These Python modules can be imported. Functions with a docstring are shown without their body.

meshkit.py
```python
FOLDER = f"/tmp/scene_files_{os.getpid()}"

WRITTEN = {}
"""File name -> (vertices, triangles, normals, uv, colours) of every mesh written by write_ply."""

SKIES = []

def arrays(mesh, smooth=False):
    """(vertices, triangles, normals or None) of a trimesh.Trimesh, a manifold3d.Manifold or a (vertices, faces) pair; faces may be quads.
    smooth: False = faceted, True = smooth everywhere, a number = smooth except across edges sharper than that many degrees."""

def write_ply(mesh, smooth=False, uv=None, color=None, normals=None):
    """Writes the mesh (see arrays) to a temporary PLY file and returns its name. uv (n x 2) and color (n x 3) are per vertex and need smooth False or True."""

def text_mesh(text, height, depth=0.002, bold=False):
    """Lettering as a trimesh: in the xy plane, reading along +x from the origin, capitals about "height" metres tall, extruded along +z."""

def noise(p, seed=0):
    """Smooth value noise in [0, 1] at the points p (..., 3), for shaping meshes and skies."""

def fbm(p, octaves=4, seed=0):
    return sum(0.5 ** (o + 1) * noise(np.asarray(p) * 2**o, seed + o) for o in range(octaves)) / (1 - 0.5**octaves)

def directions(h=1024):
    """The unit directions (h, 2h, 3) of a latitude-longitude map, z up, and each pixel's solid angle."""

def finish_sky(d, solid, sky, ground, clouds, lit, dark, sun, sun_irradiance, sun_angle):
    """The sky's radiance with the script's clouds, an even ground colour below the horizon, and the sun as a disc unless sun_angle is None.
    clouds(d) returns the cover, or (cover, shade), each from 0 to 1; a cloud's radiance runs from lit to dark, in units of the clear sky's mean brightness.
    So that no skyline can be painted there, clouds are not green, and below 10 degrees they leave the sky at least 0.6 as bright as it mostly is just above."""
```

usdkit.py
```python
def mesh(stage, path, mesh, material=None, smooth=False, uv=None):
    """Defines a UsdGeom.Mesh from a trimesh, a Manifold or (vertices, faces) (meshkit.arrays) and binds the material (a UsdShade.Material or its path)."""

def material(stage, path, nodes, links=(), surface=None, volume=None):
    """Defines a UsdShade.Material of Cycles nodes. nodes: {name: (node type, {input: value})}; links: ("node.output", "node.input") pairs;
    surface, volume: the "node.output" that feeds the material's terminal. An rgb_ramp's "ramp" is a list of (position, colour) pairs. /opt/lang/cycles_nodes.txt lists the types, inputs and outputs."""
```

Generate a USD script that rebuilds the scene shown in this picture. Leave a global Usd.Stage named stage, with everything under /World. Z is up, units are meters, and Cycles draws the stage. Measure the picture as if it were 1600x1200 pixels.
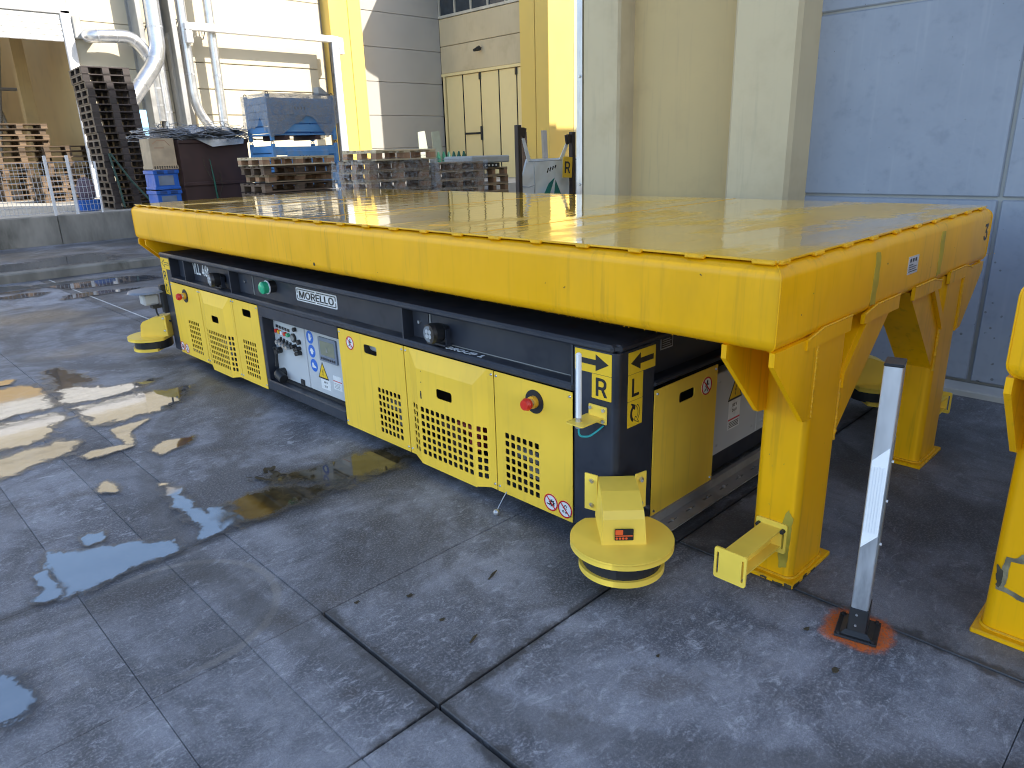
import math, random
import numpy as np, trimesh, manifold3d, usdkit, meshkit
from pxr import Usd, UsdGeom, UsdLux, UsdShade, Gf, Sdf, Vt
from shapely.geometry import Polygon, Point, LineString, box as sbox
from shapely.ops import unary_union
from shapely import affinity

random.seed(7); rng = np.random.default_rng(7)
stage = Usd.Stage.CreateInMemory()
UsdGeom.SetStageUpAxis(stage, UsdGeom.Tokens.z); UsdGeom.SetStageMetersPerUnit(stage, 1.0)
world = UsdGeom.Xform.Define(stage, '/World'); stage.SetDefaultPrim(world.GetPrim())
UsdGeom.Scope.Define(stage, '/World/Looks')

# ------------------------------------------------------------------ camera, sky, sun, exposure
RIGHT, DOWN, FWD = np.array([[0.71171, -0.70187, -0.02887], [-0.23705, -0.20132, -0.95041], [0.66125, 0.68326, -0.30966]])
EXPOSURE = 1.35
SKY = 0.15
SUN = 0.95
SUNV = np.array([0.5, -1.0, 0.775]); SUNV /= np.linalg.norm(SUNV)      # towards the sun
cam = UsdGeom.Camera.Define(stage, '/World/camera')
cam.CreateHorizontalApertureAttr(36.0); cam.CreateVerticalApertureAttr(27.0)
cam.CreateFocalLengthAttr(1120.83 / 1600 * 36); cam.CreateClippingRangeAttr(Gf.Vec2f(0.05, 2000))
cam.CreateExposureAttr(EXPOSURE)
_r = RIGHT / np.linalg.norm(RIGHT); _f = FWD - _r * (FWD @ _r); _f /= np.linalg.norm(_f); _u = np.cross(_r, _f)
cam.AddTransformOp().Set(Gf.Matrix4d(*_r, 0, *_u, 0, *(-_f), 0, 0, 0, 1.75, 1))

def sky():
    d = UsdLux.DomeLight.Define(stage, '/World/sky')
    m = usdkit.material(stage, '/World/Looks/sky', {
        'sky': ('sky_texture', {'sky_type': 'single_scattering', 'sun_disc': False, 'sun_elevation': math.asin(SUNV[2]),
                                'sun_rotation': math.atan2(SUNV[0], SUNV[1]), 'air_density': 1.0, 'aerosol_density': 1.6}),
        'bg': ('background_shader', {'strength': SKY})}, [('sky.color', 'bg.color')], surface='bg.background')
    UsdShade.MaterialBindingAPI.Apply(d.GetPrim()).Bind(m)
    d.GetPrim().SetCustomDataByKey('kind', 'structure')
    s = UsdLux.DistantLight.Define(stage, '/World/sun')
    s.CreateNormalizeAttr(True); s.CreateIntensityAttr(SUN); s.CreateAngleAttr(0.5); s.CreateColorAttr(Gf.Vec3f(1.0, 0.93, 0.82))
    z = SUNV; x = np.cross([0, 0, 1], z); x /= np.linalg.norm(x); y = np.cross(z, x)
    s.AddTransformOp().Set(Gf.Matrix4d(*x, 0, *y, 0, *z, 0, 0, 0, 0, 1))
    s.GetPrim().SetCustomDataByKey('kind', 'structure')
sky()

# ------------------------------------------------------------------ node graph helper and materials
class Ref(str): pass
class Nd:
    def __init__(s, name): s.name = name
    def __getitem__(s, o): return Ref(f'{s.name}.{o}')
class G:
    def __init__(s): s.nodes, s.links = {}, []
    def n(s, kind, **kw):
        name, inp = f'n{len(s.nodes)}', {}
        for k, v in kw.items():
            if isinstance(v, Ref): s.links.append((str(v), f'{name}.{k}'))
            else: inp[k] = v
        s.nodes[name] = (kind, inp); return Nd(name)
    def done(s, name, surface): return usdkit.material(stage, '/World/Looks/' + name, s.nodes, s.links, surface=str(surface))
    def math(s, op, a, b=0.5, c=0.0): return s.n('math', math_type=op, value1=a, value2=b, value3=c)['value']
    def rng(s, v, a, b, c, d, kind='smoothstep'): return s.n('map_range', range_type=kind, value=v, from_min=a, from_max=b, to_min=c, to_max=d, clamp=True)['result']
    def mixc(s, f, a, b, mode='mix'): return s.n('mix_color', blend_type=mode, fac=f, a=a, b=b)['result']
    def noise(s, vec, scale, detail=4, rough=0.55, **k): return s.n('noise_texture', vector=vec, scale=scale, detail=detail, roughness=rough, **k)['fac']
    def pos(s, stretch=(1, 1, 1), obj=False):
        v = s.n('texture_coordinate')['object'] if obj else s.n('geometry')['position']
        return s.n('mapping', vector=v, scale=stretch)['vector'] if stretch != (1, 1, 1) else v

MATS = {}
def M(name, col, rough=0.5, metal=0.0, var=0.15, vs=3.0, rvar=0.12, bump=0.0, bs=60.0, coat=0.0, stretch=(1, 1, 1), dirt=None, dscale=1.2, damt=0.5, orand=0.0, obj=False, spec=0.5, streak=None, samt=0.4):
    g = G(); p = g.pos(stretch, obj)
    n1 = g.noise(p, vs, 6)
    c = g.mixc(g.rng(n1, 0.3, 0.7, 0, 1), tuple(x * (1 - var) for x in col), tuple(min(1, x * (1 + var)) for x in col))
    if dirt is not None:
        n2 = g.noise(p, dscale, 8, 0.65)
        c = g.mixc(g.rng(n2, 0.48, 0.75, 0, damt), c, dirt)
    if streak is not None:
        n3 = g.noise(g.pos((13, 13, 0.7), obj), 2.2, 6, 0.6)
        c = g.mixc(g.math('multiply', g.rng(n3, 0.52, 0.72, 0, samt), g.rng(g.noise(p, 0.8, 4), 0.4, 0.6, 0.3, 1)), c, streak)
    if orand:
        r = g.n('object_info')['random']
        c = g.n('hsv', hue=0.5, saturation=1.0, value=g.rng(r, 0, 1, 1 - orand, 1 + orand, 'linear'), fac=1.0, color=c)['color']
    kw = dict(base_color=c, roughness=g.rng(n1, 0.3, 0.7, max(0.02, rough - rvar), min(1, rough + rvar)), metallic=metal, specular_ior_level=spec)
    if coat: kw.update(coat_weight=coat, coat_roughness=0.06)
    if bump:
        kw['normal'] = g.n('bump', height=g.noise(p, bs, 3), strength=bump, distance=0.004)['normal']
    MATS[name] = g.done(name, g.n('principled_bsdf', **kw)['BSDF']); return name

YEL = (0.84, 0.415, 0.0)
M('platform_yellow', YEL, 0.36, var=0.05, vs=2.5, rvar=0.08, bump=0.12, bs=90, stretch=(1, 1, 0.45), dirt=(0.50, 0.27, 0.015), dscale=1.6, damt=0.4, spec=0.35, streak=(0.40, 0.22, 0.01), samt=0.5)
M('weld_yellow', (0.78, 0.40, 0.002), 0.5, var=0.12, vs=30, bump=0.9, bs=70)
M('panel_yellow', (0.90, 0.565, 0.05), 0.42, var=0.03, vs=3, rvar=0.06, bump=0.06, bs=160, dirt=(0.62, 0.38, 0.05), dscale=1.4, damt=0.35, spec=0.4, streak=(0.45, 0.30, 0.06), samt=0.3)
M('guard_yellow', (0.90, 0.62, 0.08), 0.38, var=0.04, vs=5, rvar=0.06, bump=0.05, bs=140)
M('frame_dark', (0.018, 0.021, 0.03), 0.42, var=0.2, vs=5, rvar=0.1, bump=0.15, bs=150, dirt=(0.06, 0.06, 0.06), dscale=3, damt=0.35)
M('black_inside', (0.008, 0.008, 0.009), 0.7)
M('black_plastic', (0.015, 0.015, 0.016), 0.4, bump=0.1, bs=200)
M('cabinet_grey', (0.50, 0.51, 0.52), 0.45, var=0.03, vs=4, rvar=0.05, bump=0.05, bs=200)
M('white_plastic', (0.78, 0.79, 0.80), 0.35, var=0.02)
M('sticker_white', (0.74, 0.74, 0.73), 0.35, var=0.04, vs=20)
M('sticker_yellow', (0.80, 0.50, 0.02), 0.35, var=0.03)
M('sticker_black', (0.012, 0.012, 0.012), 0.4, var=0.05)
M('sticker_red', (0.55, 0.02, 0.025), 0.35, var=0.05)
M('sticker_blue', (0.01, 0.12, 0.50), 0.35, var=0.05)
M('red_plastic', (0.65, 0.03, 0.015), 0.35, var=0.05)
M('green_plastic', (0.03, 0.35, 0.17), 0.12, var=0.1)
M('amber_plastic', (0.8, 0.4, 0.03), 0.2); M('bluegreen_cable', (0.02, 0.35, 0.38), 0.45)
M('screen', (0.16, 0.18, 0.14), 0.12); M('hmi_grey', (0.16, 0.19, 0.24), 0.4)
M('steel_bolt', (0.55, 0.55, 0.55), 0.3, metal=0.9)
M('lens', (0.16, 0.17, 0.18), 0.1, coat=1.0); M('light_cell', (0.42, 0.43, 0.44), 0.2)
M('floor_strip', (0.27, 0.25, 0.225), 0.5, var=0.25, vs=6, bump=0.2, dirt=(0.15, 0.13, 0.11), dscale=6, damt=0.6)
M('galvanised', (0.55, 0.56, 0.58), 0.38, metal=0.85, var=0.15, vs=9, rvar=0.12, bump=0.2, bs=30, stretch=(1, 1, 0.25), dirt=(0.25, 0.25, 0.26), dscale=4, damt=0.4)
M('duct_metal', (0.60, 0.61, 0.63), 0.30, metal=0.9, var=0.03, vs=3, rvar=0.03, bump=0.02, bs=8)
M('reflector', (0.85, 0.86, 0.88), 0.25, var=0.03, metal=0.1)
M('cream_wall', (0.50, 0.412, 0.255), 0.75, var=0.06, vs=0.6, bump=0.3, bs=50, dirt=(0.37, 0.29, 0.17), dscale=1.3, damt=0.5, streak=(0.30, 0.26, 0.18), samt=0.3)
M('beige_wall', (0.50, 0.365, 0.17), 0.75, var=0.06, vs=0.6, bump=0.3, bs=50, dirt=(0.36, 0.26, 0.13), dscale=1.3, damt=0.5, streak=(0.30, 0.24, 0.14), samt=0.3)
M('white_wall', (0.50, 0.455, 0.345), 0.8, var=0.04, vs=0.5, bump=0.1, bs=30, dirt=(0.40, 0.35, 0.26), dscale=0.4, damt=0.35)
M('grey_wall', (0.38, 0.365, 0.33), 0.8, var=0.05, vs=0.6, bump=0.1, bs=30, dirt=(0.29, 0.28, 0.26), dscale=0.6, damt=0.4)
M('pilaster_yellow', (0.66, 0.46, 0.11), 0.7, var=0.04, vs=0.7, dirt=(0.6, 0.42, 0.12), dscale=0.5, damt=0.3)
M('door_yellow', (0.72, 0.58, 0.28), 0.6, var=0.04, vs=0.7, dirt=(0.5, 0.4, 0.2), dscale=0.7, damt=0.3)
M('frame_white', (0.62, 0.62, 0.62), 0.5, var=0.05); M('shutter', (0.62, 0.62, 0.60), 0.5, var=0.04)
M('steel_grey', (0.28, 0.28, 0.27), 0.5, metal=0.3, var=0.15, vs=2)
M('window_glass', (0.03, 0.035, 0.04), 0.06, var=0.1); M('window_frame', (0.45, 0.42, 0.34), 0.5)
M('roof', (0.3, 0.29, 0.28), 0.8)
M('dark_wood_plastic', (0.035, 0.026, 0.024), 0.5, var=0.25, vs=4, orand=0.35, obj=True)
M('worn_edge', (0.14, 0.12, 0.10), 0.6, var=0.3, vs=6, orand=0.3, obj=True)
M('pallet_wood', (0.30, 0.215, 0.13), 0.8, var=0.3, vs=3, stretch=(1, 9, 9), bump=0.4, bs=12, orand=0.35, obj=True, dirt=(0.16, 0.11, 0.07), dscale=2, damt=0.5)
M('pallet_wood_brown', (0.105, 0.07, 0.042), 0.8, var=0.3, vs=3, stretch=(1, 9, 9), bump=0.4, bs=12, orand=0.45, obj=True)
M('pallet_wood_light', (0.60, 0.47, 0.29), 0.8, var=0.2, vs=3, stretch=(1, 9, 9), bump=0.4, bs=12, orand=0.2, obj=True)
M('pallet_wood_red', (0.30, 0.17, 0.095), 0.8, var=0.25, vs=4, bump=0.4, orand=0.3, obj=True)
M('pallet_wood_dark', (0.13, 0.085, 0.055), 0.8, var=0.3, vs=3, stretch=(1, 9, 9), bump=0.4, bs=12, orand=0.35, obj=True)
M('bin_blue', (0.10, 0.27, 0.52), 0.5, var=0.15, vs=3, dirt=(0.22, 0.24, 0.26), dscale=3, damt=0.7, bump=0.2)
M('crate_blue', (0.015, 0.10, 0.40), 0.4, var=0.12, vs=5); M('sky_blue_sheet', (0.30, 0.58, 0.85), 0.6, var=0.03)
M('rust_brown', (0.055, 0.026, 0.022), 0.6, var=0.25, vs=2, dirt=(0.10, 0.08, 0.05), dscale=1.5, damt=0.6, stretch=(1, 1, 0.3))
M('cardboard', (0.45, 0.34, 0.22), 0.85, var=0.15, vs=4, dirt=(0.3, 0.24, 0.17), dscale=3, damt=0.5)
M('scrap_metal', (0.28, 0.28, 0.29), 0.4, metal=0.7, var=0.4, vs=8); M('sheet_metal', (0.45, 0.47, 0.5), 0.35, metal=0.7, var=0.2)
M('concrete_dock', (0.20, 0.19, 0.165), 0.85, var=0.35, vs=2.5, bump=0.6, bs=30, dirt=(0.045, 0.046, 0.032), dscale=1.6, damt=1.0, stretch=(1, 1, 0.35))
M('concrete_pale', (0.42, 0.41, 0.38), 0.85, var=0.12, vs=3, bump=0.4, bs=40)
M('dock_floor', (0.40, 0.38, 0.33), 0.8, var=0.15, vs=0.8, bump=0.3)
M('rust_red', (0.30, 0.03, 0.03), 0.55, var=0.3); M('bag_white', (0.84, 0.86, 0.88), 0.75, var=0.04, vs=4, bump=0.3, bs=20)
M('bag_green', (0.01, 0.17, 0.15), 0.7); M('post_dark', (0.03, 0.018, 0.015), 0.55, var=0.2); M('purple_net', (0.10, 0.075, 0.10), 0.8, var=0.3, vs=30, bump=1.0)
M('green_strap', (0.03, 0.07, 0.055), 0.6); M('bottle_green', (0.01, 0.08, 0.05), 0.15); M('board_green', (0.32, 0.35, 0.28), 0.6, var=0.1)
M('leaf_brown', (0.05, 0.04, 0.022), 0.8, var=0.4, vs=30); M('stain_olive', (0.40, 0.30, 0.03), 0.6, var=0.25, vs=10); M('scuff_grey', (0.20, 0.17, 0.10), 0.65, var=0.4, vs=25, dirt=(0.06, 0.05, 0.04), dscale=9, damt=0.8)
M('white_line', (0.55, 0.55, 0.53), 0.7, var=0.2, vs=6); M('orange_glow', (0.7, 0.10, 0.02), 0.4); M('worn_yellow', (0.55, 0.34, 0.02), 0.55, var=0.3, vs=15)

def deck_material():
    g = G(); p = g.pos(); ps = g.pos((0.9, 3.2, 1))
    wet = g.rng(g.math('add', g.noise(g.pos((0.6, 1.6, 1)), 1.1, 7, 0.6), g.rng(g.n('separate_xyz', vector=p)['y'], 1.3, 4.2, -0.035, 0.09, 'linear')), 0.42, 0.54, 0, 1)
    c = g.mixc(g.rng(g.noise(p, 1.4, 6), 0.3, 0.7, 0, 1), (0.70, 0.36, 0.004), (0.78, 0.43, 0.015))
    c = g.mixc(g.rng(g.noise(ps, 6, 6), 0.55, 0.8, 0, 0.45), c, (0.42, 0.30, 0.06))
    c = g.mixc(g.rng(g.noise(g.pos((2.5, 60.0, 1)), 3.0, 5, 0.7), 0.60, 0.72, 0, 0.45), c, (0.40, 0.27, 0.06))
    c = g.mixc(g.rng(g.noise(p, 2.2, 9, 0.7, distortion=0.6), 0.56, 0.72, 0, 0.35), c, (0.36, 0.24, 0.05))
    h = g.math('add', g.math('multiply', g.noise(g.pos((1.0, 3.0, 1)), 1.5, 2), 1.0), g.math('multiply', g.noise(ps, 9, 2), 0.12))
    b = g.n('bump', height=h, strength=0.25, distance=0.012)['normal']
    r = g.rng(wet, 0, 1, 0.26, 0.07, 'linear')
    sh = g.n('principled_bsdf', base_color=c, roughness=r, normal=b, specular_ior_level=0.55, coat_weight=g.rng(wet, 0, 1, 0.1, 1.0, 'linear'), coat_roughness=0.02, coat_normal=b, coat_ior=1.33)
    MATS['deck_wet'] = g.done('deck_wet', sh['BSDF'])
deck_material()

def ground_material():
    g = G(); p = g.pos(); xyz = g.n('separate_xyz', vector=p)
    big = g.noise(p, 0.55, 5); mid = g.noise(p, 2.0, 10, 0.68, distortion=0.4); fine = g.noise(p, 95, 5, 0.75); grain = g.noise(p, 330, 2, 0.6)
    scr = g.noise(g.pos((1.2, 7.0, 1)), 5.0, 10, 0.75); scr2 = g.noise(g.pos((7.0, 1.0, 1)), 3.0, 10, 0.72)
    wisp = g.noise(g.pos((1.0, 1.6, 1)), 14.0, 12, 0.8, distortion=0.8); patch = g.noise(p, 0.9, 9, 0.62, distortion=0.7)
    c = g.mixc(g.rng(mid, 0.36, 0.64, 0, 1), (0.082, 0.088, 0.106), (0.27, 0.282, 0.318))
    c = g.mixc(g.rng(scr, 0.48, 0.72, 0, 0.5), c, (0.33, 0.335, 0.35))
    c = g.mixc(g.rng(scr2, 0.50, 0.74, 0, 0.5), c, (0.085, 0.085, 0.09))
    c = g.mixc(g.rng(wisp, 0.52, 0.64, 0, 0.8), c, (0.43, 0.445, 0.48))
    c = g.mixc(g.rng(patch, 0.47, 0.60, 0, 0.80), c, (0.058, 0.058, 0.063))
    brown = g.noise(p, 1.3, 8, 0.62); c = g.mixc(g.rng(brown, 0.57, 0.70, 0, 0.7), c, (0.068, 0.054, 0.042))
    c = g.mixc(g.rng(fine, 0.50, 0.60, 0, 0.38), c, (0.45, 0.455, 0.47))
    c = g.mixc(g.rng(grain, 0.48, 0.62, 0, 0.5), c, (0.05, 0.05, 0.052))
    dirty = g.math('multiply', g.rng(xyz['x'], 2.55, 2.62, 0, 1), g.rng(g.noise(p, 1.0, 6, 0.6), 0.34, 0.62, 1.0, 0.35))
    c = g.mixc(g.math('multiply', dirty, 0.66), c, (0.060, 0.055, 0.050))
    far = g.rng(xyz['y'], 3.4, 7.0, 0, 0.10, 'linear')                 # the far side of the yard stays damp, plus patches
    damp = g.rng(g.math('add', big, far), 0.57, 0.74, 0, 1)
    c = g.n('hsv', hue=0.5, saturation=1.0, value=g.rng(g.n('object_info')['random'], 0, 1, 0.80, 1.16, 'linear'), fac=1.0, color=c)['color']
    c = g.mixc(g.math('multiply', damp, 0.45), c, (0.035, 0.036, 0.038))
    def arc(cx, cy, R, w, soft):                                       # tyre tracks rubbed on the concrete
        d = g.math('sqrt', g.math('add', g.math('power', g.math('subtract', xyz['x'], cx), 2.0), g.math('power', g.math('subtract', xyz['y'], cy), 2.0)))
        a = g.math('absolute', g.math('subtract', d, R))
        return g.rng(g.math('add', a, g.math('multiply', g.math('subtract', wisp, 0.5), soft)), w * 0.5, w, 1, 0)
    nj = g.math('multiply', g.math('subtract', g.noise(p, 8, 7, 0.7), 0.5), 0.16)
    def line(axis, at, w): return g.rng(g.math('add', g.math('absolute', g.math('subtract', xyz[axis], at)), nj), w * 0.2, w, 1, 0)
    j = g.math('maximum', g.math('multiply', line('x', 1.15, 0.05), g.rng(xyz['y'], 2.30, 2.42, 1, 0)), g.math('multiply', line('y', 1.59, 0.035), g.rng(xyz['x'], 0.7, 1.0, 0, 1)))
    j = g.math('maximum', j, g.math('multiply', line('x', 2.585, 0.05), g.rng(xyz['y'], 2.0, 2.4, 1, 0.2)))
    j = g.math('maximum', j, g.math('multiply', line('y', 3.245, 0.05), 0.6))
    c = g.mixc(g.math('multiply', j, 0.8), c, (0.040, 0.038, 0.037))
    half = g.rng(xyz['x'], 0.55, 0.75, 0.25, 1)
    c = g.mixc(g.math('multiply', g.math('multiply', arc(0.72, 2.76, 0.33, 0.10, 0.16), half), 0.30), c, (0.085, 0.082, 0.078))
    c = g.mixc(g.math('multiply', g.math('multiply', arc(0.72, 2.76, 0.405, 0.022, 0.05), half), 0.30), c, (0.33, 0.31, 0.27))
    t = g.math('maximum', arc(3.0, 8.2, 1.75, 0.12, 0.1), g.math('maximum', arc(3.1, 8.3, 1.35, 0.10, 0.1), arc(5.0, 3.0, 4.05, 0.09, 0.1)))
    c = g.mixc(g.math('multiply', t, 0.4), c, (0.075, 0.074, 0.074))
    h = g.math('add', g.math('multiply', fine, 0.5), g.math('multiply', grain, 0.25))
    h = g.math('add', h, g.math('multiply', mid, 0.6))
    b = g.n('bump', height=h, strength=g.rng(damp, 0, 1, 0.6, 0.35, 'linear'), distance=0.008)['normal']
    rr_ = g.math('add', g.rng(damp, 0, 1, 0.60, 0.30, 'linear'), g.math('multiply', g.math('subtract', wisp, 0.5), 0.4))
    MATS['yard_concrete'] = g.done('yard_concrete', g.n('principled_bsdf', base_color=c, roughness=rr_, normal=b, specular_ior_level=0.5)['BSDF'])
ground_material()

def blue_panel_material():     # raw precast concrete with pin holes
    g = G(); p = g.pos()
    c = g.mixc(g.rng(g.noise(p, 0.9, 6), 0.3, 0.7, 0, 1), (0.215, 0.24, 0.285), (0.265, 0.29, 0.335))
    c = g.mixc(g.rng(g.noise(p, 7, 6, 0.7), 0.5, 0.75, 0, 0.5), c, (0.165, 0.185, 0.225))
    c = g.mixc(g.rng(g.noise(g.pos((9, 9, 0.5)), 2.0, 6, 0.6), 0.5, 0.75, 0, 0.3), c, (0.33, 0.35, 0.385))
    xyz = g.n('separate_xyz', vector=p)
    v = g.n('voronoi_texture', vector=p, scale=17.0)['distance']
    low = g.rng(xyz['z'], 0.25, 1.3, 0.20, 0.055, 'linear')
    hole = g.math('multiply', g.math('less_than', v, low), g.rng(g.noise(p, 5, 3), 0.47, 0.53, 0, 1))
    c = g.mixc(g.math('multiply', hole, 0.8), c, (0.10, 0.105, 0.11))
    b = g.n('bump', height=g.math('subtract', g.math('multiply', g.noise(p, 30, 5), 0.5), hole), strength=0.5, distance=0.006)['normal']
    MATS['precast'] = g.done('precast', g.n('principled_bsdf', base_color=c, roughness=0.75, normal=b)['BSDF'])
blue_panel_material()

def water_material(name, col, spec=1.0, rip=0.03, ior=1.7, damp=0.65):
    g = G(); p = g.pos()
    b = g.n('bump', height=g.noise(p, 5, 2), strength=rip, distance=0.01)['normal']
    c = g.mixc(g.rng(g.noise(p, 9, 8, 0.7), 0.35, 0.65, 0, 1), tuple(0.5 * x for x in col), tuple(1.8 * x for x in col))
    water = g.n('principled_bsdf', base_color=c, roughness=0.035, normal=b, specular_ior_level=spec, ior=ior)['BSDF']
    wetc = g.n('principled_bsdf', base_color=tuple(0.8 * x + 0.02 for x in col), roughness=g.rng(g.noise(p, 60, 4, 0.7), 0.3, 0.7, 0.15, 0.45), specular_ior_level=0.6)['BSDF']
    n = g.math('add', g.math('multiply', g.math('subtract', g.noise(p, 9, 9, 0.62, distortion=0.5), 0.5), 1.5), g.math('multiply', g.math('subtract', g.noise(p, 120, 3, 0.6), 0.5), 0.35))
    w = g.math('add', g.n('attribute', attribute='wet')['fac'], n)
    lower = g.n('mix_closure', fac=g.rng(w, 0.05, 0.5, 0, damp), closure1=g.n('transparent_bsdf', color=(1, 1, 1))['BSDF'], closure2=wetc)['closure']
    MATS[name] = g.done(name, g.n('mix_closure', fac=g.rng(w, 0.42, 0.62, 0, 0.96), closure1=lower, closure2=water)['closure'])
water_material('water', (0.045, 0.046, 0.050), ior=1.75)
water_material('near_water', (0.022, 0.023, 0.026), ior=2.4)
water_material('oily_water', (0.040, 0.030, 0.014), spec=0.6, ior=1.5)

def film_material(name, amount, tint):
    g = G(); p = g.pos()
    n = g.noise(p, 7, 6, 0.7, distortion=1.5); n2 = g.noise(g.pos((1, 1, 3)), 16, 4, 0.7)
    f = g.rng(g.math('add', g.math('multiply', n, 0.6), g.math('multiply', n2, 0.4)), 0.35, 0.68, amount - 0.25, amount + 0.35)
    b = g.n('bump', height=g.noise(p, 9, 7, 0.72, distortion=2.5), strength=1.0, distance=0.06)['normal']
    sh = g.n('principled_bsdf', base_color=tint, roughness=0.16, normal=b, specular_ior_level=0.8)['BSDF']
    MATS[name] = g.done(name, g.n('mix_closure', fac=f, closure1=g.n('transparent_bsdf', color=(0.96, 0.96, 0.97))['BSDF'], closure2=sh)['closure'])
film_material('film_clear', 0.13, (0.55, 0.55, 0.54)); film_material('film_grey', 0.55, (0.33, 0.32, 0.31))

def spray_material():
    g = G(); p = g.pos(); xyz = g.n('separate_xyz', vector=p)
    dx = g.math('subtract', xyz['x'], 2.480); dy = g.math('subtract', xyz['y'], 0.742)
    # rounded-square distance, turned a little with the base plate
    u = g.math('absolute', g.math('add', g.math('multiply', dx, 0.975), g.math('multiply', dy, 0.22)))
    v = g.math('absolute', g.math('subtract', g.math('multiply', dy, 0.975), g.math('multiply', dx, 0.22)))
    d = g.math('power', g.math('add', g.math('power', u, 3.0), g.math('power', v, 3.0)), 0.3333)
    d = g.math('add', d, g.math('multiply', g.math('subtract', g.noise(p, 14, 8, 0.8), 0.5), 0.10))
    f = g.math('multiply', g.rng(d, 0.088, 0.132, 0.95, 0), g.rng(g.noise(p, 110, 4, 0.75), 0.36, 0.60, 0.35, 1.0))
    sh = g.n('principled_bsdf', base_color=(0.78, 0.16, 0.02), roughness=0.65)['BSDF']
    MATS['orange_spray'] = g.done('orange_spray', g.n('mix_closure', fac=f, closure1=g.n('transparent_bsdf', color=(1, 1, 1))['BSDF'], closure2=sh)['closure'])
spray_material()

# ------------------------------------------------------------------ scene helpers
COUNT, LOC = {}, {}
def numbered(path):
    k = COUNT.get(path, 0); COUNT[path] = k + 1
    return path if k == 0 else f'{path}_{k:03d}'
def setd(prim, **kw):
    for k, v in kw.items():
        if v: prim.SetCustomDataByKey(k, v)
def thing(name, label=None, cat=None, loc=(0, 0, 0), rot=0, group=None, kind=None, base='/World/'):
    path = numbered(base + name); x = UsdGeom.Xform.Define(stage, path); x.AddTranslateOp().Set(Gf.Vec3d(*map(float, loc)))
    if rot: x.AddRotateZOp().Set(float(rot))
    LOC[path] = np.array(loc, float); setd(x.GetPrim(), label=label, category=cat, group=group, kind=kind); return path
def cat(ms):
    ms = [m for m in (ms if isinstance(ms, (list, tuple)) else [ms]) if m is not None]
    return ms[0] if len(ms) == 1 else trimesh.util.concatenate(ms)
def obj(name, ms, mat, parent=None, smooth=False, **kw):
    """one mesh, given in world coordinates (moved into its thing's frame)"""
    m = cat(ms).copy(); path = numbered((parent or '/World') + '/' + name)
    off = LOC.get(parent, np.zeros(3)); m.apply_translation(-off); LOC[path] = off
    usdkit.mesh(stage, path, m, MATS[mat], smooth=smooth)
    setd(stage.GetPrimAtPath(path), **kw); return path
def copy(src, name, loc, rot=0, scale=None, **kw):
    path = numbered('/World/' + name); x = UsdGeom.Xform.Define(stage, path); x.AddTranslateOp().Set(Gf.Vec3d(*map(float, loc)))
    if rot: x.AddRotateZOp().Set(float(rot))
    if scale: x.AddScaleOp().Set(Gf.Vec3f(*map(float, scale)))
    p = x.GetPrim(); p.GetReferences().AddInternalReference(src); p.SetInstanceable(True); setd(p, **kw); return path

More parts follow.
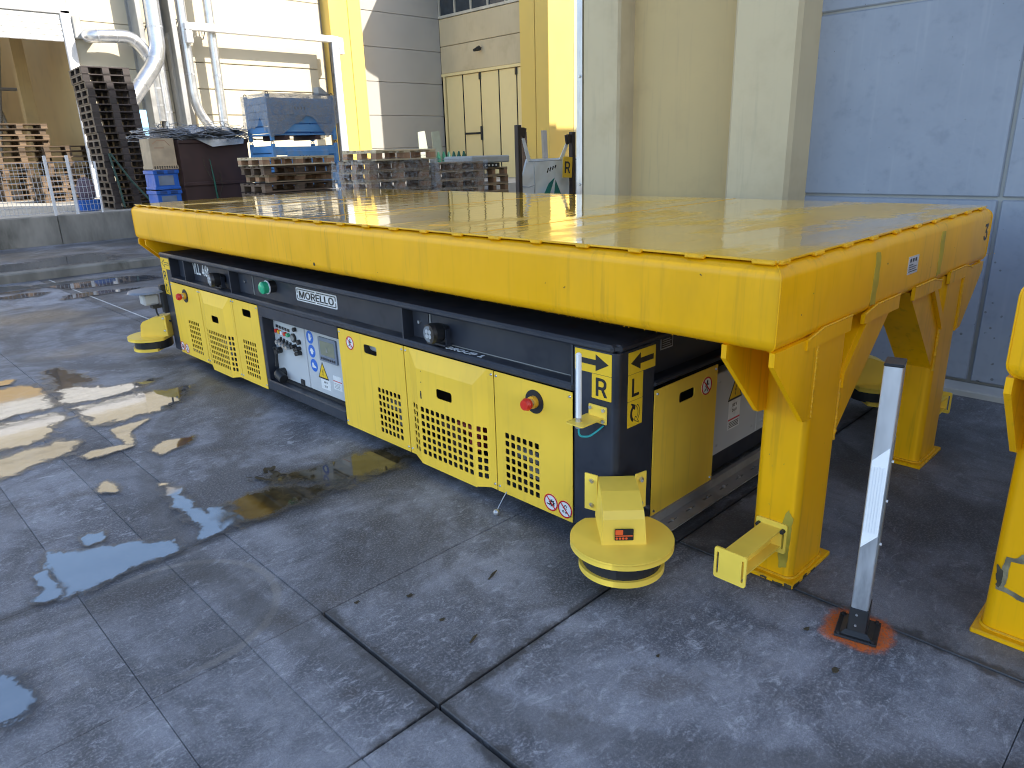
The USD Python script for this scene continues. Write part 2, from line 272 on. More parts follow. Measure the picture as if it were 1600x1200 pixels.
def bx(x0, x1, y0, y1, z0, z1, b=0.0):
    x0, x1 = sorted((x0, x1)); y0, y1 = sorted((y0, y1)); z0, z1 = sorted((z0, z1))
    c = np.array([(x0 + x1) / 2, (y0 + y1) / 2, (z0 + z1) / 2]); e = np.array([x1 - x0, y1 - y0, z1 - z0]) / 2
    if b <= 0:
        m = trimesh.creation.box(2 * e); m.apply_translation(c); return m
    b = min(b, 0.45 * 2 * e.min()); pts = []
    for s in np.ndindex(2, 2, 2):
        s = np.array(s) * 2 - 1
        for k in range(3):
            q = e - b; q[k] = e[k]; pts.append(c + s * q)
    return trimesh.convex.convex_hull(np.array(pts))
def fr(o, u, v):
    u = np.array(u, float); v = np.array(v, float); w = np.cross(u, v); T = np.eye(4); T[:3, 0], T[:3, 1], T[:3, 2], T[:3, 3] = u, v, w, o; return T
FX = lambda x: fr((x, 0, 0), (0, -1, 0), (0, 0, 1))         # a face looking to -x; u = -y, v = z
FY = lambda y: fr((0, y, 0), (1, 0, 0), (0, 0, 1))          # a face looking to -y; u = x, v = z
FZ = lambda z: fr((0, 0, z), (1, 0, 0), (0, 1, 0))          # looking up
def ext(shape, d, T, z=0.0):
    ms = []
    for g in getattr(shape, 'geoms', [shape]):
        if g.is_empty or g.area < 1e-9: continue
        m = trimesh.creation.extrude_polygon(g, d, engine='earcut'); m.apply_translation((0, 0, z)); ms.append(m)
    m = cat(ms); m.apply_transform(T); return m
def rr(u0, u1, v0, v1, r, q=3): return sbox(min(u0, u1) + r, min(v0, v1) + r, max(u0, u1) - r, max(v0, v1) - r).buffer(r, quad_segs=q)
def cyl(a, b, r, n=16, r2=None):
    a, b = np.array(a, float), np.array(b, float); d = b - a; L = np.linalg.norm(d); d /= L
    h = np.array([0, 0, 1.0]) if abs(d[2]) < 0.9 else np.array([1.0, 0, 0]); p = np.cross(d, h); p /= np.linalg.norm(p); q = np.cross(d, p)
    t = np.linspace(0, 2 * np.pi, n, endpoint=False); ring = np.outer(np.cos(t), p) + np.outer(np.sin(t), q)
    v = np.vstack([a + ring * r, b + ring * (r if r2 is None else r2), a, b]); f = []
    for i in range(n):
        j = (i + 1) % n; f += [[i, n + j, j], [i, n + i, n + j], [2 * n, i, j], [2 * n + 1, n + j, n + i]]
    m = trimesh.Trimesh(v, f, process=False); m.fix_normals(); return m
def weld(pts, r):
    pts = np.array(pts, float); d = np.r_[0, np.cumsum(np.linalg.norm(np.diff(pts, axis=0), axis=1))]; s = np.linspace(0, d[-1], max(6, int(d[-1] / 0.007)))
    return tube(np.stack([np.interp(s, d, pts[:, k]) for k in range(3)], 1), r * (0.7 + 0.5 * rng.random(len(s))), 6)
def tube(pts, r, n=10, cap=True):
    pts = np.array(pts, float); k = len(pts); d = np.gradient(pts, axis=0); d /= np.linalg.norm(d, axis=1, keepdims=True)
    p = np.cross(d[0], [0.31, 0.17, 0.93]); p /= np.linalg.norm(p); t = np.linspace(0, 2 * np.pi, n, endpoint=False); v = []
    for i in range(k):
        p = p - d[i] * (p @ d[i]); p /= np.linalg.norm(p); q = np.cross(d[i], p)
        v.append(pts[i] + (np.outer(np.cos(t), p) + np.outer(np.sin(t), q)) * (r[i] if np.ndim(r) else r))
    v = np.vstack(v); f = []
    for i in range(k - 1):
        for a in range(n):
            b = (a + 1) % n; f += [[i * n + a, i * n + b, (i + 1) * n + b], [i * n + a, (i + 1) * n + b, (i + 1) * n + a]]
    if cap:
        v = np.vstack([v, pts[0], pts[-1]]); c0, c1 = len(v) - 2, len(v) - 1
        for a in range(n):
            b = (a + 1) % n; f += [[c0, b, a], [c1, (k - 1) * n + a, (k - 1) * n + b]]
    return trimesh.Trimesh(v, f, process=False)
def bend(pts, rad, n=7):
    """polyline with its inner corners rounded"""
    pts = [np.array(p, float) for p in pts]; out = [pts[0]]
    for a, b, c in zip(pts, pts[1:], pts[2:]):
        u = (a - b) / np.linalg.norm(a - b); w = (c - b) / np.linalg.norm(c - b)
        k = min(rad, 0.45 * np.linalg.norm(a - b), 0.45 * np.linalg.norm(c - b)); p0, p1 = b + u * k, b + w * k
        for t in np.linspace(0, 1, n): out.append((1 - t) ** 2 * p0 + 2 * t * (1 - t) * b + t * t * p1)
    out.append(pts[-1]); return np.array(out)
def quad(a, b, c, d, th=0.003):
    """a thin slab on the four points (in order), thickened backwards"""
    P = np.array([a, b, c, d], float); n = np.cross(P[1] - P[0], P[3] - P[0]); n /= np.linalg.norm(n)
    return trimesh.convex.convex_hull(np.vstack([P, P - n * th]))
def wobble(poly, amp, scale, step=0.03, seed=0):
    ring = np.array(poly.segmentize(step).exterior.coords)[:-1]; c = ring.mean(0)
    n = meshkit.fbm(np.c_[ring * scale, np.zeros(len(ring))], 3, seed) - 0.5; m = meshkit.fbm(np.c_[ring * scale + 31.7, np.zeros(len(ring))], 3, seed + 5) - 0.5
    return Polygon(ring + np.c_[n, m] * 2 * amp).buffer(0)
def sheet(poly, z):
    ms = []
    for g in getattr(poly, 'geoms', [poly]):
        v, f = trimesh.creation.triangulate_polygon(g, engine='earcut'); m = trimesh.Trimesh(np.c_[v, np.full(len(v), z)], f, process=False)
        if len(f) and m.face_normals[:, 2].mean() < 0: m.invert()
        ms.append(m)
    return cat(ms)
def puddle(poly, z, mat, rim=0.08, step=0.022):
    """a thin film of water: a grid sheet whose primvar 'wet' is 0.5 on the outline, 1 inside, 0 outside"""
    import shapely
    x0, y0, x1, y1 = poly.buffer(rim).bounds; nx, ny = int((x1 - x0) / step) + 2, int((y1 - y0) / step) + 2
    gx, gy = np.meshgrid(np.linspace(x0, x1, nx), np.linspace(y0, y1, ny), indexing='ij'); P = shapely.points(gx.ravel(), gy.ravel())
    d = shapely.distance(shapely.boundary(poly), P) * np.where(shapely.contains(poly, P), 1, -1); w = np.clip(0.5 + d / (2 * rim), 0, 1)
    q = np.array([[a * ny + b, (a + 1) * ny + b, (a + 1) * ny + b + 1, a * ny + b + 1] for a in range(nx - 1) for b in range(ny - 1)]); q = q[w[q].max(1) > 0]
    use, inv = np.unique(q, return_inverse=True); q = inv.reshape(q.shape); V = np.c_[gx.ravel(), gy.ravel(), np.full(nx * ny, z)][use]
    me = usdkit.mesh(stage, numbered('/World/puddle'), (V, q), MATS[mat])
    UsdGeom.PrimvarsAPI(me).CreatePrimvar('wet', Sdf.ValueTypeNames.FloatArray, 'vertex').Set(Vt.FloatArray.FromNumpy(w[use].astype(np.float32)))
    setd(me.GetPrim(), kind='structure')
def text(s, height, T, u, v, depth=0.0015, bold=True, sx=1.0, centre=True, lift=0.0):
    m = meshkit.text_mesh(s, height, depth, bold); m.apply_scale((sx, 1, 1)); w = m.bounds[1][0] - m.bounds[0][0]
    m.apply_translation((u - (m.bounds[0][0] + w / 2 if centre else m.bounds[0][0]), v - height / 2, lift)); m.apply_transform(T); return m
ORD = 'topmost second third fourth fifth sixth seventh eighth ninth tenth eleventh twelfth thirteenth fourteenth fifteenth sixteenth seventeenth eighteenth nineteenth twentieth twenty-first'.split()

# ------------------------------------------------------------------ ground: slabs on a dark bed, as one setting
def ground():
    t = thing('ground', kind='structure')
    obj('bed', bx(-400, 400, -400, 400, -0.5, -0.03), 'black_inside', t)
    far = unary_union([sbox(-400, -400, 400, 400)]).difference(sbox(-9, -7, 12, 13.6))
    obj('outer_paving', ext(far, 0.028, FZ(-0.030)), 'yard_concrete', t)
    xs = [-9, -6.2, -3.4, -1.2, 0.49, 0.85, 1.15, 2.58, 4.0, 5.6, 8.4, 12]
    ys = [-7, -4.2, -1.9, 0.2, 1.59, 2.325, 3.245, 5.5, 8.2, 10.9, 13.6]
    def wide(kind, c, i, j):
        if kind == 'x' and c == 1.15: return 0.016 if ys[j + 1] < 2.4 else 0.004
        if kind == 'y' and c == 1.59: return 0.011 if xs[i] > 0.8 else 0.005
        if kind == 'y' and c == 2.325 and xs[i] > 1: return 0.005
        if kind == 'x' and c == 2.58: return 0.010
        return 0.0016
    for i in range(len(xs) - 1):
        for j in range(len(ys) - 1):
            g = [wide('x', xs[i], i, j) / 2, wide('x', xs[i + 1], i, j) / 2, wide('y', ys[j], i, j) / 2, wide('y', ys[j + 1], i, j) / 2]
            x0, x1, y0, y1 = xs[i] + g[0], xs[i + 1] - g[1], ys[j] + g[2], ys[j + 1] - g[3]; c = 0.0016; h = 0.0
            P = [(x, y, -0.028) for x in (x0, x1) for y in (y0, y1)] + [(x, y, h - 0.004) for x in (x0, x1) for y in (y0, y1)]
            P += [(x, y, h) for x in (x0 + c, x1 - c) for y in (y0 + c, y1 - c)]
            obj('concrete_slab', trimesh.convex.convex_hull(np.array(P)), 'yard_concrete', t)
    obj('painted_line', bx(2.69, 2.705, 8.4, 13.3, 0.0, 0.003), 'white_line', t)
    obj('spray_mark', sheet(Point(2.48, 0.742).buffer(0.24), 0.004), 'orange_spray', t)
    # footing along the wall on the right
    obj('wall_footing', bx(5.62, 5.83, -30, 2.55, -0.02, 0.045, 0.01), 'concrete_pale', t)
ground()

def puddles():
    P = [
     [(0.88, 6.89), (0.97, 6.93), (1.06, 6.83), (1.09, 6.73), (1.07, 6.51), (1.06, 6.27), (1.07, 6.16), (0.88, 6.17), (0.60, 6.12), (0.45, 6.5), (0.6, 6.9)],
     [(1.33, 7.28), (1.38, 7.13), (1.43, 6.8), (1.44, 6.65), (1.34, 6.68), (1.32, 6.44), (1.41, 6.4), (1.58, 6.24), (1.82, 6.24), (1.61, 6.12), (1.41, 6.09), (1.2, 6.13), (1.18, 6.22), (1.25, 6.34), (1.27, 6.65)],
     [(0.7, 5.92), (1.03, 5.89), (1.03, 5.76), (0.96, 5.74), (0.91, 5.55), (0.82, 5.45), (0.72, 5.43), (0.62, 5.44), (0.4, 5.4), (0.35, 5.85)],
     [(1.24, 5.9), (1.48, 5.91), (1.7, 5.89), (1.93, 5.79), (1.8, 5.58), (1.66, 5.43), (1.47, 5.44), (1.22, 5.45), (1.22, 5.66)],
     [(0.57, 5.21), (0.91, 5.23), (0.93, 5.19), (0.92, 5.07), (0.82, 5.03), (0.74, 5.02), (0.59, 4.95), (0.52, 4.92), (0.3, 4.9), (0.28, 5.2)],
     [(1.23, 5.23), (1.39, 5.24), (1.47, 5.26), (1.29, 5.1), (1.26, 4.93), (1.22, 4.84), (1.22, 5.04)],
     [(2.0, 13.12), (2.22, 12.97), (2.32, 12.55), (2.08, 12.39), (1.6, 12.51), (1.6, 13.1)],
     [(1.83, 12.01), (2.13, 12.12), (2.33, 11.98), (2.19, 11.78), (1.87, 11.83)],
     [(2.4, 11.13), (2.55, 11.42), (2.98, 11.38), (3.33, 11.19), (2.78, 11.17)],
     [(2.41, 12.8), (2.91, 12.81), (3.36, 12.68), (3.86, 12.33), (3.89, 11.95), (3.56, 11.91), (3.08, 11.9), (2.69, 12.05)],
     [(1.28, 4.62), (1.39, 4.72), (1.55, 4.66), (1.53, 4.59), (1.45, 4.57), (1.31, 4.53)],
     [(0.8, 7.24), (1.03, 7.2), (0.98, 7.07), (0.8, 7.1)],
     [(0.96, 4.86), (1.03, 4.89), (1.16, 4.86), (1.22, 4.8), (1.07, 4.8), (0.97, 4.79)],
     [(0.49, 3.68), (0.53, 3.62), (0.66, 3.55), (0.8, 3.45), (0.93, 3.37), (0.95, 3.29), (0.88, 3.25), (0.75, 3.26), (0.6, 3.24), (0.47, 3.22), (0.44, 3.22), (0.45, 3.36), (0.47, 3.53)],
     [(0.35, 3.28), (0.41, 3.33), (0.41, 3.49), (0.43, 3.49), (0.44, 3.38), (0.43, 3.25), (0.38, 3.24)],
     [(0.64, 3.71), (0.68, 3.73), (0.73, 3.7), (0.7, 3.62), (0.65, 3.62)],
     [(1.15, 4.04), (1.16, 3.96), (1.15, 3.64), (1.16, 3.46), (1.21, 3.53), (1.25, 3.48), (1.25, 3.35), (1.23, 3.3), (1.16, 3.29), (1.05, 3.29), (1.1, 3.35), (1.09, 3.49), (1.1, 3.72)],
     [(0.05, 2.94), (0.14, 2.83), (0.18, 2.78), (0.19, 2.67), (0.18, 2.59), (0.13, 2.55), (-0.1, 2.61), (-0.1, 2.9)],
     [(0.87, 4.22), (0.92, 4.32), (0.94, 4.21), (0.93, 4.14)]]
    for k, q in enumerate(P):
        a = Polygon(q).buffer(0); s = 0.035 if a.area > 0.05 else 0.012
        y = a.centroid.y; big = a.area > 0.05
        puddle(a.buffer(0.04 if (big and y > 4.5) else 0.012), 0.004 + 0.0005 * k, 'water' if y > 4.1 else 'near_water', (0.10 if y > 4.5 else 0.055) if big else 0.035, 0.03 if big else 0.014)
    oil = Polygon([(1.25, 3.42), (1.35, 3.51), (1.52, 3.52), (1.71, 3.38), (1.95, 3.3), (1.88, 3.27), (1.6, 3.255), (1.39, 3.26), (1.25, 3.28)])
    puddle(wobble(oil, 0.03, 10, 0.02, 3), 0.016, 'oily_water', 0.09)
    puddle(wobble(Polygon([(1.62, 3.6), (2.06, 3.57), (2.3, 3.5), (2.3, 3.26), (1.94, 3.27), (1.72, 3.44)]), 0.03, 10, 0.02, 4), 0.0165, 'oily_water', 0.10)
puddles()

# ------------------------------------------------------------------ kerb island, dock wall and dock
def dock():
    t = thing('pavement', kind='structure', loc=(0, 13.4, 0))
    obj('kerb_stone', bx(-20, 6.9, 13.45, 13.75, -0.02, 0.14, 0.02), 'concrete_dock', t)
    obj('paved_strip', bx(-20, 6.9, 13.75, 17.7, -0.02, 0.13), 'yard_concrete', t)
    puddle(wobble(Polygon([(1.5, 14.79), (2.99, 14.9), (3.78, 15.31), (4.01, 14.57), (3.77, 13.9), (3.05, 13.9), (2.3, 13.85), (1.5, 13.85)]), 0.12, 3, 0.1, 1), 0.135, 'water', 0.25, 0.06)
    t = thing('dock_retaining_wall', 'low stained concrete retaining wall below the wire fence', 'wall', (0, 17.7, 0))
    for k in range(12):
        x = -16 + 2.0 * k; obj('wall_block', bx(x + 0.006, x + 1.994, 17.7, 17.95, -0.02, 0.72, 0.012), 'concrete_dock', t)
    obj('loading_dock_floor', bx(-30, 34, 17.95, 25.6, -0.02, 0.70), 'dock_floor', kind='structure')
dock()

# ------------------------------------------------------------------ buildings
def right_building():
    t = thing('precast_workshop_building', 'long building with raw grey precast panels and beige columns, right of the yellow platform', 'building', (5.83, 4.8, 0))
    obj('core', [bx(5.87, 40, -30, 4.62, -0.1, 14.0)], 'grey_wall', t)
    zs = [0.05] + [1.345 + 1.3 * k for k in range(10)] + [14.0]; ys = [2.62, 1.245, -1.3, -3.85, -6.4, -8.95, -11.5]
    for a, b in zip(ys, ys[1:]):
        for c, d in zip(zs, zs[1:]):
            obj('wall_panel', bx(5.83, 5.871, b + 0.011, a - 0.011, c + 0.009, d - 0.009, 0.009), 'precast', t)
    obj('joint_filler', bx(5.845, 5.869, -11.5, 2.62, 0.0, 13.9), 'steel_grey', t)
    obj('column', bx(5.5, 5.87, 2.585, 3.12, -0.02, 14.0, 0.03), 'cream_wall', t)
    obj('infill_wall', bx(5.72, 5.87, 3.12, 4.21, -0.02, 14.0), 'beige_wall', t)
    obj('column', bx(5.5, 5.87, 4.21, 4.63, -0.02, 14.0, 0.02), 'cream_wall', t)
    obj('end_wall', bx(5.5, 40, 4.63, 4.69, -0.02, 14.0), 'cream_wall', t)
    g = obj('corner_guard', [bx(5.492, 5.5, 4.625, 4.694, 0.0, 7.0), bx(5.5, 5.57, 4.69, 4.694, 0.0, 7.0)], 'galvanised', t)
    for z in (0.6, 1.42, 2.38, 3.3): obj('bolt', cyl((5.492, 4.65, z), (5.477, 4.65, z), 0.014, 8, 0.008), 'steel_bolt', g)
    obj('parapet_cap', [bx(5.45, 40, -30, 4.85, 14.0, 14.1)], 'steel_grey', t)
right_building()

def warehouse():
    """cream hall behind the dock, in the plane y = 26, with a dock door, ducts and a yellow pilaster"""
    t = thing('warehouse_building', 'cream panelled warehouse with silver ducts and an open dock door behind the pallets', 'building', (0, 26, 0))
    Y = 26.0; zs = [0.70 + 1.28 * k for k in range(8)] + [9.6]
    def panels(x0, x1, z0=0.0, mat='white_wall', y=Y, x_split=None):
        for c, d in zip(zs, zs[1:]):
            if d <= z0: continue
            obj('wall_panel', bx(x0, x1, y, y + 0.16, max(c, z0) + 0.008, d - 0.008, 0.012), mat, t)
    panels(-14, 1.2); panels(1.2, 7.3, 6.0); panels(7.3, 9.4); panels(9.4, 15.8)
    panels(17.3, 21.5, 0, 'grey_wall')
    # hall interior behind the open door: floor, side wall, back wall, ceiling, roof
    obj('hall_floor', bx(-14, 21.5, 25.6, 40, 0.4, 0.701), 'dock_floor', t)
    obj('hall_back_wall', bx(-14, 21.5, 39.8, 40, 0.7, 9.5), 'beige_wall', t)
    obj('hall_side_wall', [bx(7.55, 7.7, 26.2, 39.8, 0.7, 9.5)], 'beige_wall', t)
    obj('hall_side_wall', [bx(-14.2, -14, 26, 40, 0, 9.6), bx(21.3, 21.5, 26.2, 40, 0, 9.6)], 'grey_wall', t)
    for a, b in ((25.9, 28.0), (30.0, 32.5), (34.5, 37.0), (39.0, 40.1)): obj('roof', bx(-14.3, 21.6, a, b, 9.6, 9.8), 'roof', t)
    obj('hall_column', bx(6.4, 6.75, 29.5, 29.9, 0.7, 9.5), 'beige_wall', t)
    for a, b in (((5.9, 33, 1), (6.9, 33, 6.5)), ((6.9, 33.1, 1), (5.9, 33.1, 6.5)), ((4.6, 33.2, 1), (5.7, 33.2, 6.5)), ((4.0, 33, 4.4), (7.2, 33, 4.4))): obj('cross_brace', cyl(a, b, 0.06, 8), 'steel_grey', t)
    # dock door
    d = obj('door_frame', [bx(7.05, 7.32, 25.86, 26.02, 0.7, 6.05, 0.02), bx(1.0, 7.32, 25.86, 26.02, 5.95, 6.2, 0.02), bx(1.0, 1.3, 25.86, 26.02, 0.7, 5.95, 0.02)], 'frame_white', t)
    for k in range(5): obj('shutter_slat', bx(1.3, 7.05, 25.93, 26.0, 5.2 + 0.15 * k, 5.343 + 0.15 * k, 0.02), 'shutter', d)
    obj('motor_box', bx(7.32, 7.55, 25.8, 26.0, 5.3, 5.9, 0.02), 'steel_grey', d)
    # second door frame (closed sectional door) with the slats of its curtain
    f = obj('door_frame', [bx(10.3, 15.86, 24.95, 25.15, 5.68, 5.90, 0.02), bx(15.56, 15.84, 24.95, 25.15, 0.7, 5.68, 0.02), bx(10.3, 10.5, 24.95, 25.9, 5.3, 5.67, 0.02)], 'frame_white', t)
    obj('roller_box_end', bx(15.86, 16.05, 24.95, 25.2, 5.3, 5.86, 0.02), 'frame_white', f); obj('door_track', bx(15.48, 15.54, 25.0, 25.08, 0.7, 5.66), 'sticker_black', f)
    for k in range(6): obj('door_section', bx(10.6, 15.42, 25.85, 25.99, 0.75 + 0.82 * k, 1.545 + 0.82 * k, 0.02), 'white_wall', f)
    # pilaster
    obj('pilaster', bx(15.95, 16.76, 25.6, 26.2, 0.5, 9.6, 0.015), 'pilaster_yellow', t); obj('pilaster', bx(16.775, 17.35, 25.6, 26.2, 0.5, 9.6, 0.015), 'pilaster_yellow', t)
    # steel columns and the wedge-shaped casing
    for x in (8.95, 9.95): obj('steel_column', [bx(x, x + 0.16, 25.15, 25.2, 0.7, 9.5, 0.01), bx(x + 0.07, x + 0.09, 25.2, 25.95, 0.7, 9.5), bx(x, x + 0.16, 25.95, 25.99, 0.7, 9.5)], 'steel_grey', t)
    obj('casing', ext(Polygon([(9.95, 0.7), (9.95, 5.5), (10.1, 5.85), (10.45, 5.85), (10.45, 0.7)]), 0.35, FY(25.99)), 'grey_wall', t)
    S = lambda x, z, y: (x * y / 26, y, 1.75 + (z - 1.75) * y / 26)
    def duct(path, r, bands, rad=0.7):
        p = bend([S(*q) for q in path], rad); d = obj('duct', tube(p, r, 24), 'duct_metal', t, smooth=50)
        L = np.r_[0, np.cumsum(np.linalg.norm(np.diff(p, axis=0), axis=1))]
        for s in np.arange(0.4, L[-1], bands):
            q = [np.interp(s + e, L, p[:, k]) for e in (-0.03, 0.03) for k in range(3)]; obj('duct_band', cyl(q[:3], q[3:], r * 1.03, 24), 'galvanised', d, smooth=50)
    duct([(9.78, 9.2, 25.1), (9.73, 4.95, 25.1), (8.75, 3.75, 25.0), (7.9, 2.7, 24.9)], 0.235, 0.95, 0.5)
    duct([(9.66, 5.0, 25.5), (9.66, 0.7, 25.5)], 0.19, 1.3)
    duct([(7.75, 5.42, 26.0), (7.75, 5.42, 25.2), (9.0, 5.5, 25.2), (9.45, 4.9, 25.3), (9.45, 3.0, 25.4)], 0.19, 0.5, 0.5)
    duct([(10.66, 9.2, 25.3), (10.66, 3.4, 25.3), (11.3, 2.5, 25.3)], 0.15, 1.4, 0.6)
    duct([(11.58, 9.2, 25.3), (11.57, 2.4, 25.3)], 0.145, 1.4)
    for x, z in ((9.3, 5.9), (10.3, 6.1), (11.25, 6.05)):
        obj('bracket', [cyl(S(x, z, 25.9), S(x + 0.22, z + 0.02, 25.3), 0.018, 6), cyl(S(x, z - 0.5, 25.9), S(x + 0.2, z, 25.3), 0.018, 6), cyl(S(x, z, 25.9), S(x, z - 0.5, 25.9), 0.018, 6)], 'steel_grey', t)
warehouse()

def yellow_building():
    t = thing('gabled_workshop_building', 'gabled yellow building with tall folding doors and a strip of windows in the background', 'building', (21.5, 20, 0))
    X = 21.5
    # wall looking to -x, from y = 19.8 to 26
    zs = [4.95, 6.15, 7.05]
    for a, b in ((21.12, 26.0),):
        obj('wall_panel', bx(X, X + 0.2, a, b, 4.96, 6.01, 0.012), 'cream_wall', t); obj('wall_panel', bx(X, X + 0.2, a, b, 6.03, 7.08, 0.012), 'cream_wall', t)
        obj('wall_panel', bx(X, X + 0.2, a, b, 8.2, 10.2, 0.012), 'cream_wall', t)
    obj('core', [bx(X + 0.3, 40, 19.95, 40, 0, 10.1), bx(X + 0.28, X + 0.32, 20, 26, 0, 10.1)], 'black_inside', t)
    obj('door_frame', [bx(X - 0.03, X + 0.2, 21.1, 26.0, 4.84, 4.95), bx(X - 0.03, X + 0.2, 25.78, 25.9, 0.4, 4.84)], 'door_yellow', t)
    ys = [25.76, 24.66, 23.56, 22.46, 21.45, 21.1]
    for k, (a, b) in enumerate(zip(ys, ys[1:])):
        d = obj('door_leaf', bx(X + 0.02, X + 0.09, b + 0.025, a - 0.025, 0.45, 4.82, 0.012), 'door_yellow', t)
        obj('door_seal', bx(X + 0.01, X + 0.08, b - 0.018, b + 0.018, 0.45, 4.82), 'sticker_black', d)
        if k == 1:
            obj('handle_bar', bx(X - 0.02, X + 0.02, b + 0.02, a - 0.02, 2.44, 2.52), 'sticker_black', d); obj('lock', bx(X - 0.05, X, b - 0.06, b + 0.06, 2.2, 2.75, 0.02), 'sticker_black', d)
        if k in (1, 3): obj('hinge', bx(X - 0.04, X, b - 0.06, b + 0.06, 4.55, 4.82, 0.02), 'sticker_black', d)
    w = obj('window_frame', [bx(X - 0.03, X + 0.2, 21.12, 26, 7.10, 7.2), bx(X - 0.03, X + 0.2, 21.12, 26, 8.1, 8.2)] + [bx(X - 0.02, X + 0.15, y - 0.03, y + 0.03, 7.2, 8.1) for y in (25.95, 24.95, 23.95, 22.95, 21.95)], 'window_frame', t)
    for y in (21.2, 21.95, 22.95, 23.95, 24.95): obj('window_pane', bx(X + 0.05, X + 0.06, y + 0.03, (y + 0.97 if y > 21.5 else 21.92), 7.2, 8.1), 'window_glass', w)
    l = obj('wall_lamp', [cyl((X, 23.4, 5.72), (X - 0.28, 23.4, 5.72), 0.02, 8), cyl((X - 0.12, 23.4, 5.70), (X - 0.42, 23.4, 5.60), 0.10, 12, 0.05)], 'black_plastic', t)
    # corner pilasters and the end wall looking to -y
    for a, b in ((20.32, 21.1), (19.62, 20.3)): obj('pilaster', bx(X - 0.12, X + 0.3, a, b, 0.2, 10.0, 0.015), 'pilaster_yellow', t)
    for k in range(10):
        x = X + 0.31 + 1.2 * k; obj('end_wall_panel', bx(x, x + 1.18, 19.8, 19.95, 0.2, 10.0, 0.012), 'pilaster_yellow' if k % 2 == 0 else 'door_yellow', t)
    obj('eave', ext(Polygon([(20.44, 10.4), (20.44, 10.15), (20.9, 9.75), (21.45, 9.5), (21.45, 10.4)]), 20.5, fr((0, 40.2, 0), (1, 0, 0), (0, 0, 1))), 'cream_wall', t)
    g = Polygon([(20.4, 10.4), (20.4, 10.6), (31, 13.2), (41.6, 10.6), (41.6, 10.4), (31, 13.0)])
    obj('roof', ext(g, 20.5, fr((0, 40.2, 0), (1, 0, 0), (0, 0, 1))), 'roof', t)
    obj('gable_wall', ext(Polygon([(21.46, 10.02), (40.6, 10.02), (40.6, 10.4), (31, 13.0), (21.46, 10.4)]), 0.2, fr((0, 20.15, 0), (1, 0, 0), (0, 0, 1))), 'pilaster_yellow', t)
yellow_building()

